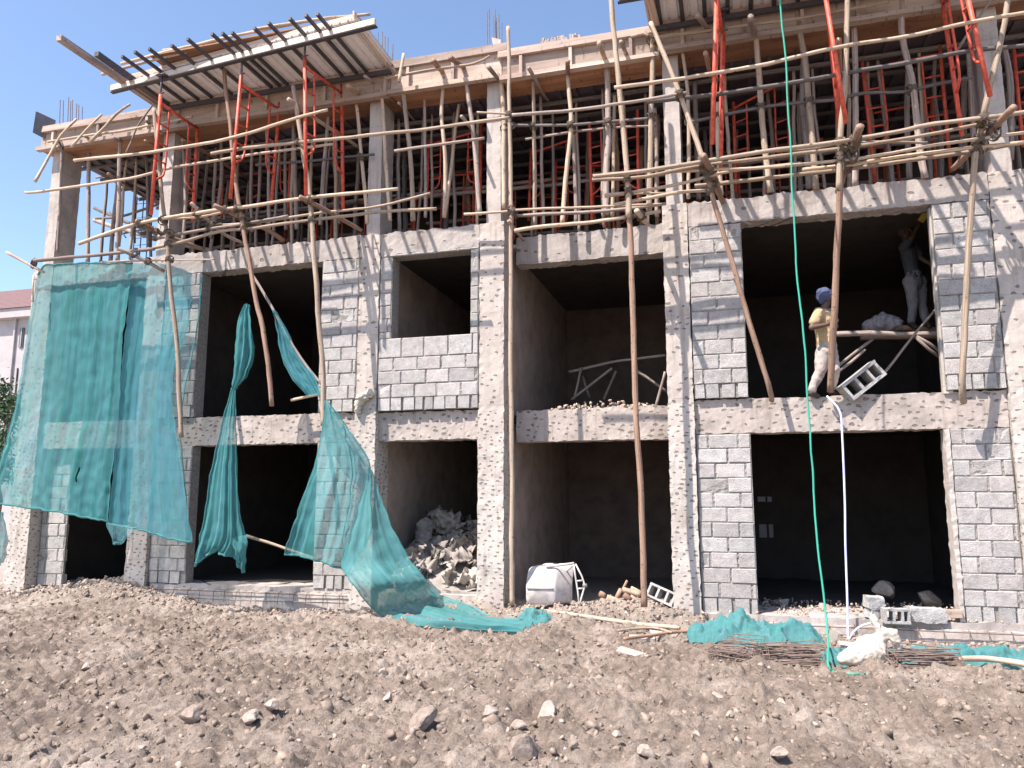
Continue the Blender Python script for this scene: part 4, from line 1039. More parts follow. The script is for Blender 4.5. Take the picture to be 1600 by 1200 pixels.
# gathered strip in the upper left opening, tied in a knot, opening again below
y2 = -.85
kn = empty('knotted_net', (0,0,0), 'teal net gathered and knotted, hanging in front of the left openings', 'net', 'teal nets hanging on the facade')
drape('upper_fall', [
    [P(384,476,y2), P(386,475,y2), P(388,476,y2)], [P(374,505,y2), P(384,505,y2-.06), P(392,505,y2)], [P(369,545,y2), P(384,548,y2-.08), P(397,548,y2)],
    [P(367,580,y2), P(378,580,y2-.06), P(390,578,y2)], [P(365,608,y2), P(367,608,y2), P(369,608,y2)]], 'net', None, 30, 40, .035, 3, .02, 6, kn, 'lr')
drape('lower_fall', [
    [P(363,606,y2), P(366,605,y2), P(369,606,y2)], [P(348,665,y2), P(358,665,y2-.05), P(368,665,y2)], [P(330,740,y2), P(352,740,y2-.08), P(370,740,y2)],
    [P(318,810,y2), P(350,815,y2-.1), P(375,805,y2)], [P(308,850,y2), P(345,850,y2-.1), P(383,838,y2)], [P(302,886,y2), P(335,862,y2-.05), P(380,880,y2)]], 'net', None, 50, 60, .04, 4, .012, 7, kn, 'lrb', ffn=lambda v: .15+1.0*v)
drape('tail', [[P(360,842,y2-.05), P(384,835,y2-.05)], [P(368,862,y2-.05), P(384,860,y2-.05)], [P(372,885,y2), P(379,896,y2)]], 'net_dense', None, 14, 20, .03, 2, .03, 8, kn)
# torn net with its train across the rubble
tn_ = empty('torn_net', (0,0,0), 'long torn teal net slung from the third pole and trailing down onto the rubble', 'net', 'teal nets hanging on the facade')
drape('upper_flap', [
    [P(428,484,-.72), P(431,486,-.72)], [P(433,520,-.72), P(450,520,-.72)], [P(440,560,-.75), P(468,555,-.72)], [P(455,590,-.78), P(492,590,-.74)], [P(478,618,-.78), P(505,618,-.8)]], 'net_blue', None, 24, 40, .03, 2, .02, 9, tn_, 'l')
drape('middle_fall', [
    [P(508,626,-1.0), P(511,625,-1.0), P(514,628,-1.0)], [P(503,670,-1.0), P(522,670,-1.05), P(545,672,-.95)], [P(494,720,-1.0), P(530,720,-1.1), P(577,722,-.9)],
    [P(478,770,-1.0), P(520,772,-1.12), P(578,775,-.85)], [P(462,820,-1.0), P(510,825,-1.1), P(580,830,-.85)], [P(447,865,-.95), P(500,876,-1.05), P(545,895,-.95)]], 'net', None, 60, 60, .03, 3, .012, 10, tn_, 'lrb', ffn=lambda v: .1+1.1*v)
drape('inner_fold', [
    [P(532,660,-1.15), P(545,680,-1.1)], [P(550,720,-1.15), P(576,728,-1.0)], [P(545,790,-1.15), P(578,790,-1.0)], [P(535,850,-1.2), P(575,850,-1.0)], [P(540,890,-1.1), P(600,890,-1.0)]], 'net_thin', None, 26, 50, .05, 2, .03, 11, tn_, 'l')
g_ = lambda px, py, h: (lambda q: Vector((q.x, q.y, max(q.z, float(gz(q.x, q.y))+.02))))(PZ(px, py, h))
drape('train', [
    [P(575,735,-1.0), P(578,728,-1.0), P(580,735,-.95)],
    [P(552,820,-1.15), P(575,815,-1.2), P(608,812,-.95)], [P(535,880,-1.2), P(580,875,-1.3), P(640,872,-.95)],
    [P(555,918,-1.4), P(610,912,-1.45), P(672,912,-.95)], [g_(600,964,.02), g_(645,945,.16), g_(695,932,.18)], [g_(650,978,.02), g_(690,962,.09), g_(735,950,.07)],
    [g_(705,979,.02), g_(735,970,.06), g_(765,962,.04)], [g_(765,982,.02), g_(782,976,.05), g_(800,968,.03)], [g_(815,985,.02), g_(826,978,.04), g_(840,972,.03)]],
    'net_dense', None, 50, 100, .04, 2.4, .018, 12, tn_, 'l', ffn=lambda v: .3+.5*np.minimum(1, v*2))

def net_heap(xa, xb, yc, wy, h, m, label, seed, dens=.018, taper=True):
    n = int((xb-xa)/dens); k = int(wy/dens); vs = []; fs = []
    for j in range(k+1):
        for i in range(n+1):
            u = i/n; v = j/k; x = xa+(xb-xa)*u; c = yc(x) if callable(yc) else yc
            prof = math.sin(math.pi*min(1, max(0, u)))**.5*math.sin(math.pi*v)**.7
            q = Vector((x*3.2, v*wy*3.2, seed)); wq = q+noise.noise_vector(q*.9)*.8; rid = max(0, 1-2.6*abs(noise.noise(wq*1.3)))**1.5; rid2 = max(0, 1-2.6*abs(noise.noise(wq*2.9)))**1.5
            wy_ = wy*(.55+.45*math.sin(math.pi*u)**.4)*(1+.25*noise.noise(Vector((x*2, seed, 0))))
            y = c+(v-.5)*wy_ + noise.noise(q*1.5)*.06
            fl = math.sin(wq.x*3.1+wq.y*2.2+3*noise.noise(wq*.9))*.5+math.sin(wq.x*-4.3+wq.y*5.7+4*noise.noise(wq*1.1+Vector((4,4,4))))*.35; z = float(gz(x, y))+.015 + h*prof*(.55+.5*noise.noise(q*.8)) + (.05*fl+.03*rid+.02*rid2)*min(1, prof*1.6)
            vs.append((x+noise.noise(q*2+Vector((9,0,0)))*.05, y, z))
    fs = [(j*(n+1)+i, j*(n+1)+i+1, (j+1)*(n+1)+i+1, (j+1)*(n+1)+i) for j in range(k) for i in range(n)]
    mb = MB(); mb.add(vs, fs, [(i/n*3, j/k*1.5) for j in range(k+1) for i in range(n+1)])
    o = mb.build('fallen_net', M[m], None, True); tag(o, label, 'net', 'teal nets fallen on the ground'); return o
h1 = PZ(1075,985,0); h2 = PZ(1292,1010,0)
net_heap(h1.x, h2.x, (h1.y+h2.y)/2+.15, .85, .36, 'net_dense', 'thick crumpled heap of teal net below the pier left of the lower right opening', 3)
h3 = PZ(1275,1020,0); h4 = PZ(1425,1025,0)
net_heap(h3.x, h4.x, h3.y-.02, .5, .1, 'net_dense', 'flat strip of teal net behind the tied white sack', 7)
h5 = PZ(1400,1025,0); net_heap(h5.x, h5.x+2.2, -1.55, .3, .10, 'net_dense', 'teal net strip lying along the right edge in front of the wall', 11)
net_heap(h5.x-.1, h5.x+2.2, -2.0, .36, .10, 'net_dense', 'lower teal net strip right of the wire bundles', 14)
net_heap(PZ(800,975,0).x, PZ(868,968,0).x, PZ(830,972,0).y, .35, .07, 'net_dense', 'frayed end of teal net below the upended wheelbarrow', 17)

# ------------------------------------------------------------ blobs: people, sacks
def capsule_mesh(mb, pts, rad, flat=1.0, ax=Vector((0,1,0)), n=12):
    pts = [Vector(p) for p in pts]; P2 = []; R2 = []
    a, b = pts[0], pts[-1]; d0 = (pts[1]-a).normalized(); d1 = (b-pts[-2]).normalized()
    for t in (1, .8, .45): P2.append(a-d0*rad[0]*t*.95); R2.append(rad[0]*math.sqrt(max(.0, 1-t*t))+.001)
    P2 += pts; R2 += list(rad)
    for t in (.45, .8, 1): P2.append(b+d1*rad[-1]*t*.95); R2.append(rad[-1]*math.sqrt(max(.0, 1-t*t))+.001)
    o = len(mb.v); mb.tube(P2, R2, n)
    if flat != 1.0:
        c = sum(pts, Vector())/len(pts)
        for i in range(o, len(mb.v)):
            v = Vector(mb.v[i]); # flatten about the nearest axis point
            k = min(range(len(P2)), key=lambda q: (P2[q]-v).length); dd = (v-P2[k]).dot(ax); v -= ax*dd*(1-flat); mb.v[i] = tuple(v)
def remesh(mb, name, m, parent, voxel=.011, smooth=3, wr=0, wf=9):
    me = pyme(name, mb.v, mb.f); o = bpy.data.objects.new(name, me); C.objects.link(o)
    r = o.modifiers.new('r', 'REMESH'); r.mode = 'VOXEL'; r.voxel_size = voxel
    s_ = o.modifiers.new('s', 'SMOOTH'); s_.iterations = smooth; s_.factor = .5
    dg = bpy.context.evaluated_depsgraph_get(); me2 = bpy.data.meshes.new_from_object(o.evaluated_get(dg)); me2.name = name
    bpy.data.objects.remove(o)
    if wr:
        nrm = [v.normal.copy() for v in me2.vertices]
        for v, n in zip(me2.vertices, nrm):
            q = v.co*wf; v.co += n*((.5-abs(noise.noise(q)))*wr + noise.noise(q*2.4)*wr*.4)
    me2.materials.clear(); return link(name, me2, m, parent, True)
def person(label, J, mats, fingers):
    """J: joints in world space"""
    t = empty('person', (0,0,0), label, 'person')
    V_ = {k: Vector(v) for k, v in J.items()}
    b = MB(); H = V_['head']; N = V_['neck']; fwd = V_['face'].normalized()
    capsule_mesh(b, [H+Vector((0,0,.045))-fwd*.008, H-Vector((0,0,.03))+fwd*.012, H-Vector((0,0,.085))+fwd*.025], [.083,.074,.045])
    side = fwd.cross(Vector((0,0,1)))
    capsule_mesh(b, [H+fwd*.088+Vector((0,0,.005)), H+fwd*.106-Vector((0,0,.028))], [.011,.016])                      # nose
    capsule_mesh(b, [H+fwd*.083-Vector((0,0,.058))-side*.018, H+fwd*.083-Vector((0,0,.058))+side*.018], [.010,.010])  # lips
    for s in (-1, 1):
        capsule_mesh(b, [H+side*s*.083+Vector((0,0,.012)), H+side*s*.085-Vector((0,0,.03))], [.017,.012])             # ears
        capsule_mesh(b, [H+side*s*.03+fwd*.078+Vector((0,0,.022)), H+side*s*.045+fwd*.07+Vector((0,0,.022))], [.012,.011])
    capsule_mesh(b, [H-Vector((0,0,.06)), N-Vector((0,0,.03))], [.052,.058])
    pel = V_['pelvis']; ch = V_['chest']
    capsule_mesh(b, [ch, pel.lerp(ch, .4), pel], [.135,.115,.125], .72, fwd)
    for s in ('l', 'r'):
        capsule_mesh(b, [ch.lerp(V_[s+'sh'], .5), V_[s+'sh']], [.07,.06])
        capsule_mesh(b, [V_[s+'sh'], V_[s+'el']], [.052,.038]); capsule_mesh(b, [V_[s+'el'], V_[s+'wr']], [.038,.026])
        w = V_[s+'wr']; d = (V_[s+'ha']-w); dn = d.normalized(); up = V_.get(s+'pn', Vector((0,0,1))).normalized(); sd = dn.cross(up).normalized()
        palm = w+dn*.05; capsule_mesh(b, [w, palm+dn*.02], [.027,.034], .55, up)
        for k in range(4):                                                                     # four fingers curling round the pole
            L = (.07,.08,.076,.058)[k]; o_ = palm+dn*.035+sd*(k-1.5)*.02; curl = up*(-1)
            p1 = o_+dn*L*.5; p2 = p1+(dn*.5+curl*.85)*L*.35; p3 = p2+(-dn*.2+curl)*L*.3
            capsule_mesh(b, [o_, p1, p2, p3], [.0095,.009,.0085,.0075], n=8)
        th = w+dn*.025+sd*(-.03); capsule_mesh(b, [th, th-sd*.022+dn*.02-up*.01, th-sd*.02+dn*.045-up*.03], [.012,.011,.009], n=8)
        capsule_mesh(b, [V_[s+'hip'], V_[s+'kn']], [.085,.055]); capsule_mesh(b, [V_[s+'kn'], V_[s+'an']], [.054,.034])
        capsule_mesh(b, [V_[s+'an'], V_[s+'toe']], [.036,.03], .8, Vector((0,0,1)))
    remesh(b, 'body', M['skin'], t, .008, 2)
    # eyes
    for s in (-1, 1):
        e = MB(); c = H+side*s*.032+fwd*.082+Vector((0,0,.01)); e.tube([c-fwd*.004, c+fwd*.004], [.010,.008], 8); e.build('eye', M['white_metal'], t, True)
    b = MB(); capsule_mesh(b, [ch+Vector((0,0,.02)), ch.lerp(pel, .5), pel+Vector((0,0,.03))], [.155,.135,.148], .74, fwd)
    for s in ('l', 'r'):
        capsule_mesh(b, [ch.lerp(V_[s+'sh'], .55)+Vector((0,0,.01)), V_[s+'sh']], [.082,.073]); capsule_mesh(b, [V_[s+'sh'], V_[s+'sh'].lerp(V_[s+'el'], .62)], [.072,.066])
    capsule_mesh(b, [N-Vector((0,0,.06)), N-Vector((0,0,.03))], [.075,.068])
    remesh(b, 'shirt', mats[0], t, .012, 3, .014, 11)
    b = MB(); capsule_mesh(b, [pel+Vector((0,0,.05)), pel-Vector((0,0,.05))], [.142,.15], .76, fwd)
    for s in ('l', 'r'):
        capsule_mesh(b, [V_[s+'hip'], V_[s+'kn'], V_[s+'an'].lerp(V_[s+'kn'], .08)], [.104,.07,.052])
    remesh(b, 'trousers', mats[1], t, .012, 3, .022, 8)
    for s in ('l', 'r'):
        b = MB(); capsule_mesh(b, [V_[s+'an']-Vector((0,0,.03)), V_[s+'toe']-Vector((0,0,.01))], [.05,.042], .8, Vector((0,0,1))); remesh(b, 'shoe', M['shoe'], t, .01, 2)
    b = MB()
    if mats[2]:
        capsule_mesh(b, [H+Vector((0,0,.058))-fwd*.02, H+Vector((0,0,.03))-fwd*.035], [.10,.102]); capsule_mesh(b, [H+Vector((0,0,.06))+fwd*.03, H+Vector((0,0,.075))-fwd*.10], [.085,.045]); capsule_mesh(b, [H-fwd*.07+Vector((0,0,.0)), H-fwd*.085-Vector((0,0,.06))], [.07,.03])
        remesh(b, 'headcloth', mats[2], t, .01, 2, .016, 14)
    else:
        capsule_mesh(b, [H+Vector((0,0,.06))-fwd*.02, H+Vector((0,0,.03))-fwd*.03], [.086,.088]); remesh(b, 'hair', M['shoe'], t, .01, 2)
    return t
yw = .02
def PP(px, py, y): return P(px, py, y)
person('worker in yellow shirt and blue headcloth gripping a pole on the upper floor edge', dict(
    head=PP(1290,466,yw+.0), face=(.75,.62,-.05), neck=PP(1287,484,yw-.0), chest=PP(1287,503,yw), pelvis=PP(1292,546,yw+.02),
    lsh=PP(1279,489,yw-.13), lel=PP(1268,512,yw-.26), lwr=PP(1293,507,yw-.24), lha=PP(1306,498,yw-.16), lpn=(0,-1,0),
    rsh=PP(1296,489,yw+.14), rel=PP(1306,510,yw+.1), rwr=PP(1301,494,yw+.02), rha=PP(1303,488,yw-.02), rpn=(1,0,0),
    lhip=PP(1287,551,yw-.06), lkn=PP(1281,582,yw-.10), lan=PP(1268,611,yw-.10), ltoe=PP(1277,618,yw-.04),
    rhip=PP(1296,551,yw+.09), rkn=PP(1304,580,yw+.0), ran=PP(1299,609,yw+.08), rtoe=PP(1310,614,yw+.14)), (M['shirt_y'], M['trou'], M['cap']), None)
yw = 1.5
person('shaded worker in dark shirt and grey trousers standing on the platform inside the upper opening', dict(
    head=PP(1414,364,yw), face=(.8,-.35,.2), neck=PP(1418,382,yw), chest=PP(1420,400,yw), pelvis=PP(1428,436,yw),
    lsh=PP(1412,386,yw-.12), lel=PP(1424,372,yw-.25), lwr=PP(1436,350,yw-.25), lha=PP(1441,340,yw-.25), lpn=(0,-1,0),
    rsh=PP(1428,386,yw+.13), rel=PP(1440,404,yw-.05), rwr=PP(1456,414,yw-.15), rha=PP(1463,412,yw-.18), rpn=(0,0,1),
    lhip=PP(1422,440,yw-.08), lkn=PP(1427,474,yw-.06), lan=PP(1424,504,yw-.05), ltoe=PP(1430,510,yw-.2),
    rhip=PP(1436,440,yw+.09), rkn=PP(1440,472,yw+.05), ran=PP(1446,502,yw+.02), rtoe=PP(1452,509,yw-.12)), (M['shirt_d'], M['trou_g'], None), None)
a = P(1438,346,.88); b = P(1449,330,.85); mb = MB(); mb.obox(a, b, .09, .02, Vector((0,1,0)))
tag(mb.build('float_trowel', M['glove']), 'yellow plastering float held up by the shaded worker', 'tool')

def sack_pile(name, pts, rads, m, label, cat, vox=.015, wr=.04, wf=7, group=None):
    b = MB()
    for p, r in zip(pts, rads): capsule_mesh(b, [Vector(p)-Vector((r*.4,0,0)), Vector(p)+Vector((r*.4,0,0))], [r, r*.9])
    o = remesh(b, name, M[m], None, vox, 3, wr, wf); return tag(o, label, cat, group)
# tied white sack
c = PZ(1352,1034,.0); zg = float(gz(c.x, c.y))
b = MB(); L_ = PZ(1318,1034,.0); 
capsule_mesh(b, [(L_.x, L_.y, zg+.05), (L_.x+.14, L_.y-.02, zg+.10), (L_.x+.30, c.y, zg+.14), (c.x+.08, c.y, zg+.17), (c.x+.15, c.y, zg+.25)], [.06,.12,.165,.16,.07])
capsule_mesh(b, [(c.x+.15, c.y, zg+.27), (c.x+.17, c.y, zg+.31)], [.05,.045])
capsule_mesh(b, [(c.x+.15, c.y, zg+.33), (c.x+.11, c.y+.02, zg+.43)], [.05,.055], .6, Vector((1,0,0))); capsule_mesh(b, [(c.x+.18, c.y, zg+.32), (c.x+.27, c.y-.03, zg+.31), (c.x+.31, c.y-.03, zg+.2)], [.05,.06,.04], .6)
tag(remesh(b, 'tied_sack', M['sack'], None, .012, 4, .016, 16), 'bulging white sack tied at the neck, on the earth between the wire bundles', 'sack')
# dark bundle on the platform
c = P(1376,503,1.0); b = MB(); capsule_mesh(b, [(c.x-.16, c.y, c.z-.06), (c.x+.02, c.y, c.z), (c.x+.2, c.y, c.z-.05)], [.09,.13,.09])
tag(remesh(b, 'cloth_bundle', M['trou_g'], None, .012, 2, .05, 9), 'grey crumpled cloth bundle lying on the working platform', 'bundle')
# rags snagged by the third column at first floor level
c = P(568,622,-.15); b = MB(); capsule_mesh(b, [(c.x-.1, c.y, c.z-.2), (c.x-.05, c.y, c.z), (c.x+.12, c.y, c.z+.07)], [.04,.07,.05])
tag(remesh(b, 'snagged_rag', M['sack'], None, .012, 2, .05, 14), 'pale rag snagged on the third column at first floor level', 'rag')
# heap of empty sacks in the lower bay
def crumpled(seed):
    r = random.Random(seed); n = 12; vs = []; fs = []
    for j in range(n+1):
        for i in range(n+1):
            u, v = i/n-.5, j/n-.5; q = Vector((u*3.2+seed*9, v*3.2, seed))
            z = .20*(abs(noise.noise(q*1.2))*2-.4)+.05*noise.noise(q*3)+.08*math.sin(u*5+seed)*math.cos(v*4+seed*2)
            vs.append((u*.5*(1-.3*abs(v*2)**3)+noise.noise(q+Vector((5,5,5)))*.05, v*.6*(1-.3*abs(u*2)**3)+noise.noise(q+Vector((8,1,5)))*.05, z))
    fs = [(j*(n+1)+i, j*(n+1)+i+1, (j+1)*(n+1)+i+1, (j+1)*(n+1)+i) for j in range(n) for i in range(n)]
    return vs, fs
sk = []
for k in range(6):
    vs, fs = crumpled(k+1); mb = MB(); mb.add(vs, fs); me = pyme('crumpled_sack', mb.v, mb.f); me.materials.append(M['sack_grey']); sk.append(me)
    me.polygons.foreach_set('use_smooth', [True]*len(me.polygons))
sk2 = [m_.copy() for m_ in sk]
for m_ in sk2: m_.materials.clear(); m_.materials.append(M['sack'])
rr = random.Random(11)
for k in range(64):
    u = rr.random(); x = -5.3+1.6*u; y = rr.uniform(.18, 2.0)
    top = .24 + 1.02*min(1, (y-.05)/1.2)*max(0, 1-((x+4.85)/1.25)**2)
    z = top*rr.uniform(.82, 1.0)+.02 if k > 12 else top*.5+.1
    white = y < .6 and x > -4.6 and k % 3 != 0
    o = bpy.data.objects.new('crumpled_sack', (sk2 if white else sk)[k % 6]); C.objects.link(o)
    o.location = (x, y, z); o.rotation_euler = (rr.uniform(-.9,.9)+.5, rr.uniform(-.9,.9), rr.uniform(0,6.28)); s = rr.uniform(.6, 1.0); o.scale = (s, s, s*.9)
    tag(o, 'white empty crumpled sack at the front of the heap in the lower bay' if white else 'dusty brown empty cement sack in the heap in the lower bay', 'sack', 'white sacks at the front of the heap' if white else 'brown cement sacks of the heap')
mb = MB(); vs = []; N = 26
for j in range(N+1):
    for i in range(N+1):
        x = -5.42+1.7*i/N; y = .12+2.6*j/N; z = .22+.84*min(1, (y-.1)/1.2)*max(0, 1-((x+4.85)/1.25)**2)+noise.noise(Vector((x*4, y*4, 2)))*.12
        vs.append((x, y, z))
mb.add(vs, [(j*(N+1)+i, j*(N+1)+i+1, (j+1)*(N+1)+i+1, (j+1)*(N+1)+i) for j in range(N) for i in range(N)])
o = mb.build('sack_heap_core', M['sack_grey'], None, True); o['kind'] = 'stuff'; tag(o, 'compacted mass of paper and dust under the sacks in the lower bay', 'waste heap')

# ------------------------------------------------------------ hollow blocks and ground clutter
def hollow_block(p, rot, label, s=1.0, L=.4, H=.2, W_=.2, group='loose concrete blocks'):
    mb = MB(); t = .03
    mb.box(-L/2, L/2, -W_/2, -W_/2+t, -H/2, H/2, .003); mb.box(-L/2, L/2, W_/2-t, W_/2, -H/2, H/2, .003)
    for x in (-L/2+.002, -L/6, L/6, L/2-t-.002): mb.box(x, x+t, -W_/2+t*.9, W_/2-t*.9, -H/2+.003, H/2-.003, .002)
    o = mb.build('hollow_block', M['block'], None, tint=True); o.location = p; o.rotation_euler = rot; o.scale = (s, s, s)
    return tag(o, label, 'concrete block', group)
def solid_block(p, rot, dims, label, m='block'):
    vs, fs = rough_box(-dims[0]/2, dims[0]/2, -dims[1]/2, dims[1]/2, -dims[2]/2, dims[2]/2, res=.04, amp=.01, edge=.012)
    mb = MB(); mb.add(vs, fs); o = mb.build('solid_block', M[m], None, tint=True); o.location = p; o.rotation_euler = rot
    return tag(o, label, 'concrete block', 'loose concrete blocks')
hollow_block(P(1345,596,.0), (math.radians(90), math.radians(-38), .2), 'tilted hollow block leaning on the first floor edge beside the worker', 1.25, .46)
solid_block(P(1364,940,-.05), (.1,.05,.3), (.2,.18,.14), 'small upright block chunk on the lower right sill', 'block')
solid_block(P(1364,955,-.05)+Vector((0,0,-.02)), (.0,.1,.5), (.16,.16,.12), 'rough mortar lump under the small upright block chunk', 'block')
hollow_block(P(1399,962,-.22), (math.radians(90), 0, .12), 'hollow block lying with its cores facing out on the lower right sill', .9, .34)
solid_block(P(1447,960,-.1), (.02,.03,.08), (.43,.2,.17), 'long solid block lying on the lower right sill', 'block')
mb = MB(); a = P(1474,958,-.05); b = P(1502,959,-.05); mb.obox(a, b, .1, .09); tag(mb.build('timber_offcut', M['board']), 'short pale timber offcut at the right end of the lower sill', 'timber')
hollow_block(P(1035,931,.05), (math.radians(70), .35, -.25), 'broken hollow block tilted against the foot of the fifth column', 1.0)
for k, (a, b, y, r, lab) in enumerate([((948,935),(1003,955),-.1,.05,'longest brown log of the offcut pile beside the standing pole'), ((962,938),(970,921),.0,.035,'upright stub of the offcut pile'), ((972,921),(1000,930),.1,.04,'upper log of the offcut pile'),
    ((975,930),(985,938),-.05,.042,'short pale stub in the middle of the offcut pile'), ((985,920),(1002,928),.25,.04,'rear log of the offcut pile'), ((937,928),(945,932),.15,.045,'dark round log end left of the offcut pile'), ((985,932),(1000,942),0,.03,'thin stick in the offcut pile'), ((970,925),(979,907),.3,.02,'thin splinter pointing up behind the offcut pile')]):
    w1 = P(*a, y); w2 = P(*b, y); mb = MB(); mb.tube([w1, (w1+w2)/2+Vector((0,.02,0)), w2], [r, r, r*.9], 10, .01, .06, k+300)
    tag(mb.build('timber_offcut', M['wood0' if k % 2 == 0 else 'wood2'], None, True), lab, 'log', 'timber offcuts in the recessed bay')
def gpole(pts, r, lab, tn=0, nm='fallen_pole'):
    w = []
    for (px, py) in pts:
        q = PZ(px, py, .05); w.append(Vector((q.x, q.y, float(gz(q.x, q.y))*.5+.05)))
    mb = MB(); mb.tube(w, r, 9, .012, .1, len(lab)); tag(mb.build(nm, M['wood%d' % tn], None, True), lab, 'pole', 'poles lying on the ground')
gpole([(852,960),(930,968),(1010,976),(1062,982)], .025, 'long pale pole lying on the ground below the upended wheelbarrow')
gpole([(975,995),(1055,983),(1135,980)], .02, 'thin brown pole lying into the heap of net', 2)
gpole([(1470,1030),(1540,1024),(1620,1033)], .03, 'pale pole lying under the net at the right edge')
gpole([(965,984),(1020,979),(1050,986)], .016, 'short thin stick lying beside the crossing poles')
def scrap(px, py, dims, rot, lab, m='board', cat='board'):
    q = PZ(px, py, .03); mb = MB(); mb.box(-dims[0]/2, dims[0]/2, -dims[1]/2, dims[1]/2, -dims[2]/2, dims[2]/2, .004)
    o = mb.build('board_scrap', M[m]); o.location = (q.x, q.y, float(gz(q.x, q.y))+.04); o.rotation_euler = rot; return tag(o, lab, cat)
scrap(986,1018,(.30,.10,.02),(.35,.15,-.35),'bright pale board scrap lying on the earth below the crossing poles')
scrap(1003,990,(.3,.12,.05),(.2,0,.1),'pale broken slab lying beside the crossing poles','conc','slab piece')
scrap(1030,985,(.22,.12,.04),(.2,.1,.3),'cream concrete shard right of the pale broken slab','conc','slab piece')
scrap(1298,988,(.1,.02,.28),(.1,.35,.2),'white torn sheet standing beside the green rope','sack','scrap')
scrap(1325,1006,(.2,.1,.03),(.3,.1,.2),'small grey scrap under the white hose','conc','slab piece')

# upended wheelbarrow
t = empty('wheelbarrow', (0,0,0), 'upended white metal wheelbarrow standing on its end in the recessed bay', 'wheelbarrow')
y = -.3
c0 = P(820,945,y); c1 = P(868,948,y); ct = P(848,886,y)
zb = c0.z; Wd = (c1-c0).length; Hh = ct.z-zb
# tray: lofted rounded sections from front face back
def ring(cx, cy, w, h, cz, n=48, pw=7):
    out = []
    for k in range(n):
        a = 2*math.pi*k/n; ca, sa = math.cos(a), math.sin(a)
        out.append((cx+w/2*abs(ca)**(2/pw)*(1 if ca > 0 else -1), cy, cz+h/2*abs(sa)**(2/pw)*(1 if sa > 0 else -1)))
    return out
cx = (c0.x+c1.x)/2; cz = zb+Hh/2
secs_ = [(0.0, .02, .02), (0, .92, .92), (.012, .96, .96), (.03, .99, .98), (.3, 1.06, 1.01), (.32, 1.12, 1.06), (.335, 1.12, 1.06), (.335, 1.04, .99), (.06, .95, .94), (.05, .02, .02)]
vs = []; n = 48
for d, sw, sh in secs_:
    rg = ring(cx+d*.45, y+d, Wd*sw, Hh*sh, cz)
    rg = [(px_, py_+ (.22*max(0, (pz_-(cz+.02)))/.3), pz_) for (px_, py_, pz_) in rg]     # upper half folds back
    vs += rg
fs = [(i*n+k, i*n+(k+1) % n, (i+1)*n+(k+1) % n, (i+1)*n+k) for i in range(len(secs_)-1) for k in range(n)]
mb = MB(); mb.add(vs, fs); mb.build('tray', M['white_metal'], t, True)
mb = MB(); mb.tube([(cx-Wd*.42, y-.008, cz-.03), (cx+Wd*.44, y-.008, cz-.03)], .012, 6); mb.build('crease', M['white_metal'], t, True)
K = lambda px, py, yy: P(px, py, yy)
for nm, pts, r in [('handle', [(853,885,-.15),(875,883,-.15),(897,880,-.15)], .018), ('leg', [(896,880,-.15),(899,900,-.15),(903,925,-.15),(905,948,-.2)], .013), ('leg', [(899,881,-.1),(909,900,-.1),(914,915,-.1),(909,932,-.15),(905,948,-.2)], .013),
    ('cross_bar', [(900,908,-.15),(911,907,-.1)], .013), ('cross_bar', [(902,920,-.15),(913,919,-.1)], .013), ('handle', [(862,893,.1),(880,896,.08),(897,882,-.1)], .016)]:
    mb = MB(); mb.tube([K(*q) for q in pts], r, 8); mb.build(nm, M['white_metal'], t, True)
mb = MB(); c = P(914,915,-.1); mb.tube([c-Vector((.03,0,0)), c+Vector((.03,0,0))], .03, 10); mb.build('axle_bracket', M['tyre'], t, True)

# rebar stirrup bundles
def stirrups(px, py, n, ang, label, L=.42, W2=.2, spread=.5, seed=0, h=.16):
    q = PZ(px, py, 0); r = random.Random(seed); mb = MB()
    for k in range(n):
        u = k/n-.5; a = ang+r.gauss(0, .12); c = Vector((q.x, q.y, 0))+Vector((math.cos(ang+1.57), math.sin(ang+1.57), 0))*u*spread*.7+Vector((math.cos(ang), math.sin(ang), 0))*r.uniform(-.07,.07)
        c.z = float(gz(c.x, c.y))+.02+r.random()*h; d = Vector((math.cos(a), math.sin(a), r.uniform(-.1,.1))); til = r.uniform(.2, 1.3); s = Vector((-math.sin(a)*math.cos(til), math.cos(a)*math.cos(til), math.sin(til)))*W2/2
        l = d*L/2; pts = [c-l-s, c+l-s, c+l+s, c-l+s, c-l-s+Vector((.01,.01,.01)), c-l*.7-s*.6]
        mb.tube(pts, .0055, 5)
    tag(mb.build('stirrup_bundle', M['rust']), label, 'steel wire bundle', 'bundles of bent reinforcing steel')
stirrups(1150,1026,24, math.radians(-25), 'leftmost bundle of bent reinforcing stirrups, spilled below the net heap', .36, .16, .6, 1, .1)
stirrups(1235,1030,36, math.radians(3), 'brown bundle of reinforcing stirrups left of the tied white sack', .55, .17, .42, 2, .09)
stirrups(1438,1040,40, math.radians(8), 'neat bundle of reinforcing stirrups right of the tied white sack', .6, .16, .42, 3, .09)
def plinth_rods(x0, x1, z, y, label):
    mb = MB(); mb.tube([(x0, y, z), ((x0+x1)/2, y-.02, z-.015), (x1, y, z)], .008, 5, 0, .2); mb.tube([(x0+.05, y+.02, z+.11), (x1, y+.03, z+.1)], .008, 5)
    x = x0+.1
    while x < x1:
        mb.tube([(x, y+.08, z+.14), (x, y, z+.12), (x+random.uniform(-.02,.02), y-.015, z-.06)], .006, 4); x += random.uniform(.2,.32)
    tag(mb.build('plinth_rebar', M['rust']), label, 'steel bars', 'bars exposed along the plinth')
plinth_rods(-9.6, -5.85, .03, -.13, 'rusty bars with ties exposed along the plinth under the lower left opening')
plinth_rods(.1, 5.0, -.12, -.24, 'rusty bars with ties exposed along the plinth under the lower right opening')

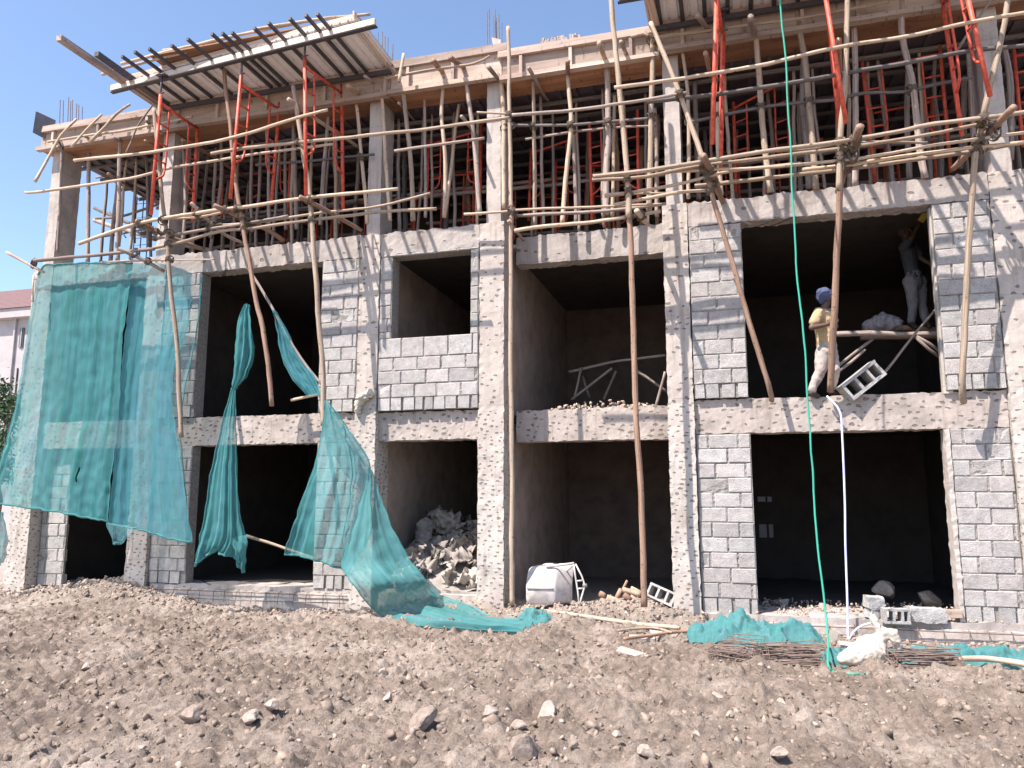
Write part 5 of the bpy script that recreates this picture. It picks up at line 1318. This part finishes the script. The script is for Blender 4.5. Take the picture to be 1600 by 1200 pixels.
# green rope and white hose
w = [P(1217,-20,-1.5), P(1229,110,-1.5), P(1240,320,-1.45), P(1256,560,-1.5), P(1271,750,-1.55), P(1284,900,-1.7), P(1292,985,-1.9)]
e = PZ(1300,1042,.02); w += [Vector((e.x-.02, e.y, float(gz(e.x, e.y))+.10)), Vector((e.x+.02, e.y, float(gz(e.x, e.y))+.03))]
mb = MB(); mb.tube(w, .0115, 8, .03, .12, 3); 
e2 = [PZ(1308,1048,.03), PZ(1330,1053,.03), PZ(1352,1050,.03)]; mb.tube([w[-1]+Vector((0,0,.01))]+[Vector((q.x, q.y, float(gz(q.x, q.y))+.03)) for q in e2], .012, 8, .03, .05, 5)
tag(mb.build('green_rope', M['rope'], None, True), 'green rope hanging from above the roof to the earth beside the tied sack', 'rope')
w = [P(1292,619,-.12), P(1303,630,-.17), P(1313,645,-.19), P(1316,680,-.2), P(1320,780,-.22), P(1321,850,-.24), P(1324,940,-.28), P(1325,1003,-.34)]
mb = MB(); mb.tube(w, .014, 8, 0, .06); tag(mb.build('white_hose', M['hose'], None, True), 'thin bluish white hose hanging from the feet of the worker to the ground', 'hose')
w = [P(1326,1002,-.36), P(1333,988,-.36), P(1348,977,-.34), P(1368,972,-.3)]
mb = MB(); mb.tube(w, .012, 8, 0, .06); tag(mb.build('hose_loop', M['hose'], None, True), 'short pale hose loop arching on the ground by the hollow block', 'hose')

# ------------------------------------------------------------ notable rocks
big = [rock_shape(100+i, 3, 9) for i in range(8)]
ROCKS = [(857,1108,.17,'rock','largest pale grey rock alone in the foreground centre'), (614,1024,.11,'rock_br','dark pointed clod standing upright'), (640,1050,.075,'rock_br','small dark pointed stone right of the upright clod'),
 (596,1046,.12,'rock','cream lumpy stone just below the upright dark clod'), (572,1052,.10,'rock_br','brown stone left of the cream lumpy stone'), (615,1070,.09,'rock','pale stone under the cream lumpy stone'), (606,1087,.085,'rock','flat oval stone in front of the stone cluster'),
 (660,1118,.20,'rock_br','broad brown flat rock right of the foreground cluster'), (345,1078,.085,'rock','grey stone with a dark shaded side, left foreground'), (390,1118,.15,'rock','large pale sunken rock at left foreground'),
 (300,1115,.17,'rock_br','wide low brown rock at left foreground'), (145,1062,.10,'rock_br','small rock with dark shade below the white stones'), (135,1040,.11,'rock','white stone slab at far left foreground'), (195,1036,.07,'rock','white stone right of the white slab at far left'),
 (307,968,.07,'rock','bright white stone near the plinth at left'), (924,1133,.14,'rock_br','angular brown rock right of the largest rock'), (815,1165,.20,'rock_br','large earthy boulder at the bottom edge'), (810,1130,.14,'rock','pale half buried rock left of the largest rock'),
 (1009,1172,.11,'rock','pale rounded rock at the bottom right of centre'), (1027,1177,.06,'rock_br','small dark round stone beside the pale rounded rock'), (896,1160,.09,'rock_br','brown stone between the boulder and the pale rounded rock'), (1089,1145,.08,'rock','rock with flat top at right of centre'),
 (1120,1086,.09,'rock','pale topped clod below the leftmost wire bundle'), (1318,1081,.07,'rock_br','tan stone below the tied sack'), (1140,1113,.06,'rock','thin white chip right of centre'), (878,1124,.06,'rock','small white chip right of the largest rock'),
 (965,1145,.06,'rock','white chip below the angular brown rock'), (223,1165,.07,'rock','pale pointed stone at bottom left'), (1219,1175,.10,'rock','whitish broken rock at the bottom right'), (1549,1108,.055,'rock','bright white stone at far right'),
 (700,983,.06,'rock','bright stone just under the trailing net'), (1270,1130,.08,'rock','pale stone at the lower right'), (765,1108,.11,'rock','paired pale stones left of the largest rock'), (455,995,.08,'rock','pale wedge shaped stone left of centre'), (425,1100,.12,'rock','whitish sunken stone in the left foreground'), (1390,1140,.09,'rock_br','brown clod at lower right'),
 (1497,1120,.10,'rock_br','dark clod at far right foreground'), (1222,1095,.09,'rock','grey stone below the brown wire bundle')]
for i, (px, py, s, m, lab) in enumerate(ROCKS):
    q = PZ(px, py+3, .02); q = PZ(px, py+3, float(gz(q.x, q.y))+s*.25); v, f = big[i % 8]; r = random.Random(i)
    Rm = Matrix.Rotation(r.uniform(0,6.28), 3, 'Z') @ Matrix.Rotation(r.uniform(-.4,.4), 3, 'X')
    tall = 1.5 if 'pointed' in lab and 'dark' in lab else .72
    k = .62
    vs = [tuple(Rm @ Vector((a*s*k, b*s*k*.9, 0)) + Vector((0,0,c*s*k*tall)) ) for a, b, c in v]
    me = pyme('rock', vs, [tuple(int(x) for x in ff) for ff in f]); o = link('rock', me, M[m]); o.location = q; tag(o, lab, 'rock', 'stones lying on the earth')
# rubble on the recessed first floor slab and shaded rocks inside the lower right room
sp = []
for k in range(260):
    x = rng.uniform(-2.75, -1.0); y = rng.uniform(.62, 1.3); s = rng.uniform(.015, .05); k_ = rng.uniform(.9, 1.4)
    sp.append((x, y, 3.03+.12*max(0, 1-((x+1.9)/.9)**2)*rng.rand(), s, (1.2*k_, 1.18*k_, 1.15*k_)))
o = scatter('slab_rubble', sp, M['rubble']); tag(o, 'crumbled concrete heaped on the recessed first floor edge', 'rubble')
for i, (px, py, y, s, lab) in enumerate([(1218,945,1.2,.22,'large shaded lump inside the lower right room at left'), (1385,925,1.6,.2,'shaded flat slab piece inside the lower right room'), (1450,935,1.4,.2,'shaded lump inside the lower right room near the right jamb'), (1290,955,.8,.14,'small shaded lump in the middle of the lower right room')]):
    q = P(px, py, y); v, f = big[(i+3) % 8]; me = pyme('rubble_lump', [(a*s, b*s, c*s*.8) for a, b, c in v], [tuple(int(x) for x in ff) for ff in f]); o = link('rubble_lump', me, M['rock']); o.location = q; tag(o, lab, 'rubble', 'lumps in the lower right room')
sp = []
for k in range(500):
    x = rng.uniform(-.3, 3.4); y = rng.uniform(-.12, 1.6); s = rng.uniform(.012, .04); k_ = rng.uniform(.9, 1.4); sp.append((x, y, .1+s*.4, s, (1.2*k_, 1.18*k_, 1.15*k_)))
o = scatter('sill_rubble', sp, M['rubble']); tag(o, 'crumbs of block and mortar on the sill of the lower right opening', 'rubble')

# ------------------------------------------------------------ neighbour house and shrubs at far left
hs = empty('neighbour_house', (0,0,0), 'cream house with a clay tile hip roof beyond the left end of the site', 'house')
A = P(62, 500, 24); zE = P(20, 497, 24).z; zR = P(12, 462, 27).z
def hp(nm, m, vs, fs, par=hs): mb = MB(); mb.add(vs, fs); return mb.build(nm, M[m], par)
def hbox(nm, m, x0, x1, y0, y1, z0, z1, par=hs): mb = MB(); mb.box(x0, x1, y0, y1, z0, z1); return mb.build(nm, M[m], par)
x1 = A.x+.6; x0 = x1-14
hbox('wall', 'wall_far', x0, x1, 24.3, 33, -.2, zE)
hbox('fascia', 'wall_far', x0-.4, x1+.4, 23.8, 33.5, zE, zE+.55)
hp('roof', 'tile', [(x0-.5,23.7,zE+.56),(x1+.5,23.7,zE+.56),(x1+.5,33.6,zE+.56),(x0-.5,33.6,zE+.56),(x0+4,28.6,zR+.9),(x1-3.6,28.6,zR+.9)], [(0,1,5,4),(1,2,5),(2,3,4,5),(3,0,4),(3,2,1,0)])
for (a, b, c, d) in ((29,512,38,543), (22,575,28,612)):
    q0 = P(a, d, 24.25); q1 = P(c, b, 24.25); w = hbox('window', 'win', q0.x, q1.x, 24.24, 24.298, q0.z, q1.z); hbox('frame', 'wall_far', (q0.x+q1.x)/2-.03, (q0.x+q1.x)/2+.03, 24.2, 24.238, q0.z, q1.z, w)
q0 = P(12, 620, 24.2); hbox('downpipe', 'wall_far', q0.x, q0.x+.1, 24.15, 24.25, -.1, zE)
def shrub(px, py, y, r, label, n=1500, seed=0):
    t = empty('shrub', (0,0,0), label, 'shrub', 'shrubs beyond the left end'); c = P(px, py, y); rn = np.random.RandomState(seed); mb = MB()
    cl = rn.randn(26, 3)*r*.42
    for k in range(n):
        p = cl[rn.randint(26)] + rn.randn(3)*r*.17; a = rn.randn(3); a /= np.linalg.norm(a); b = np.cross(a, rn.randn(3)); b /= np.linalg.norm(b); s = rn.uniform(.06, .13)
        o = np.array(c)+p; mb.add([o-a*s, o+b*s*.5, o+a*s, o-b*s*.5], [(0,1,2,3)])
    mb.build('foliage', M['leaf'], t)
    for k in range(5):
        e = Vector(np.array(c)+cl[k]); m2 = MB(); m2.tube([(c.x, c.y, -.1), (c.x+(e.x-c.x)*.3, c.y, c.z*.5), e], [.1,.07,.02], 6); m2.build('stem', M['bark'], t)
shrub(6, 640, 16, 1.3, 'dark green leafy shrub showing left of the net at window height', 2600, 1)
shrub(2, 715, 12, .9, 'lower dark shrub showing left of the net near the ground', 1800, 2)
hbox_w = MB(); hbox_w.box(-45, -17.5, 13.5, 13.7, -.2, 3.1); tag(hbox_w.build('background_wall', M['wall_far']), 'grey boundary wall seen left of the net below the neighbour house', 'wall')

vent_dim_wall = MB(); vent_dim_wall.box(-9, 9, 8.0, 8.2, -.2, 2.6); tag(vent_dim_wall.build('background_wall', M['conc']), 'added grey wall dimming the view through the two small vents of the lower right room', 'wall')  # wall added behind the vents so that they look dim
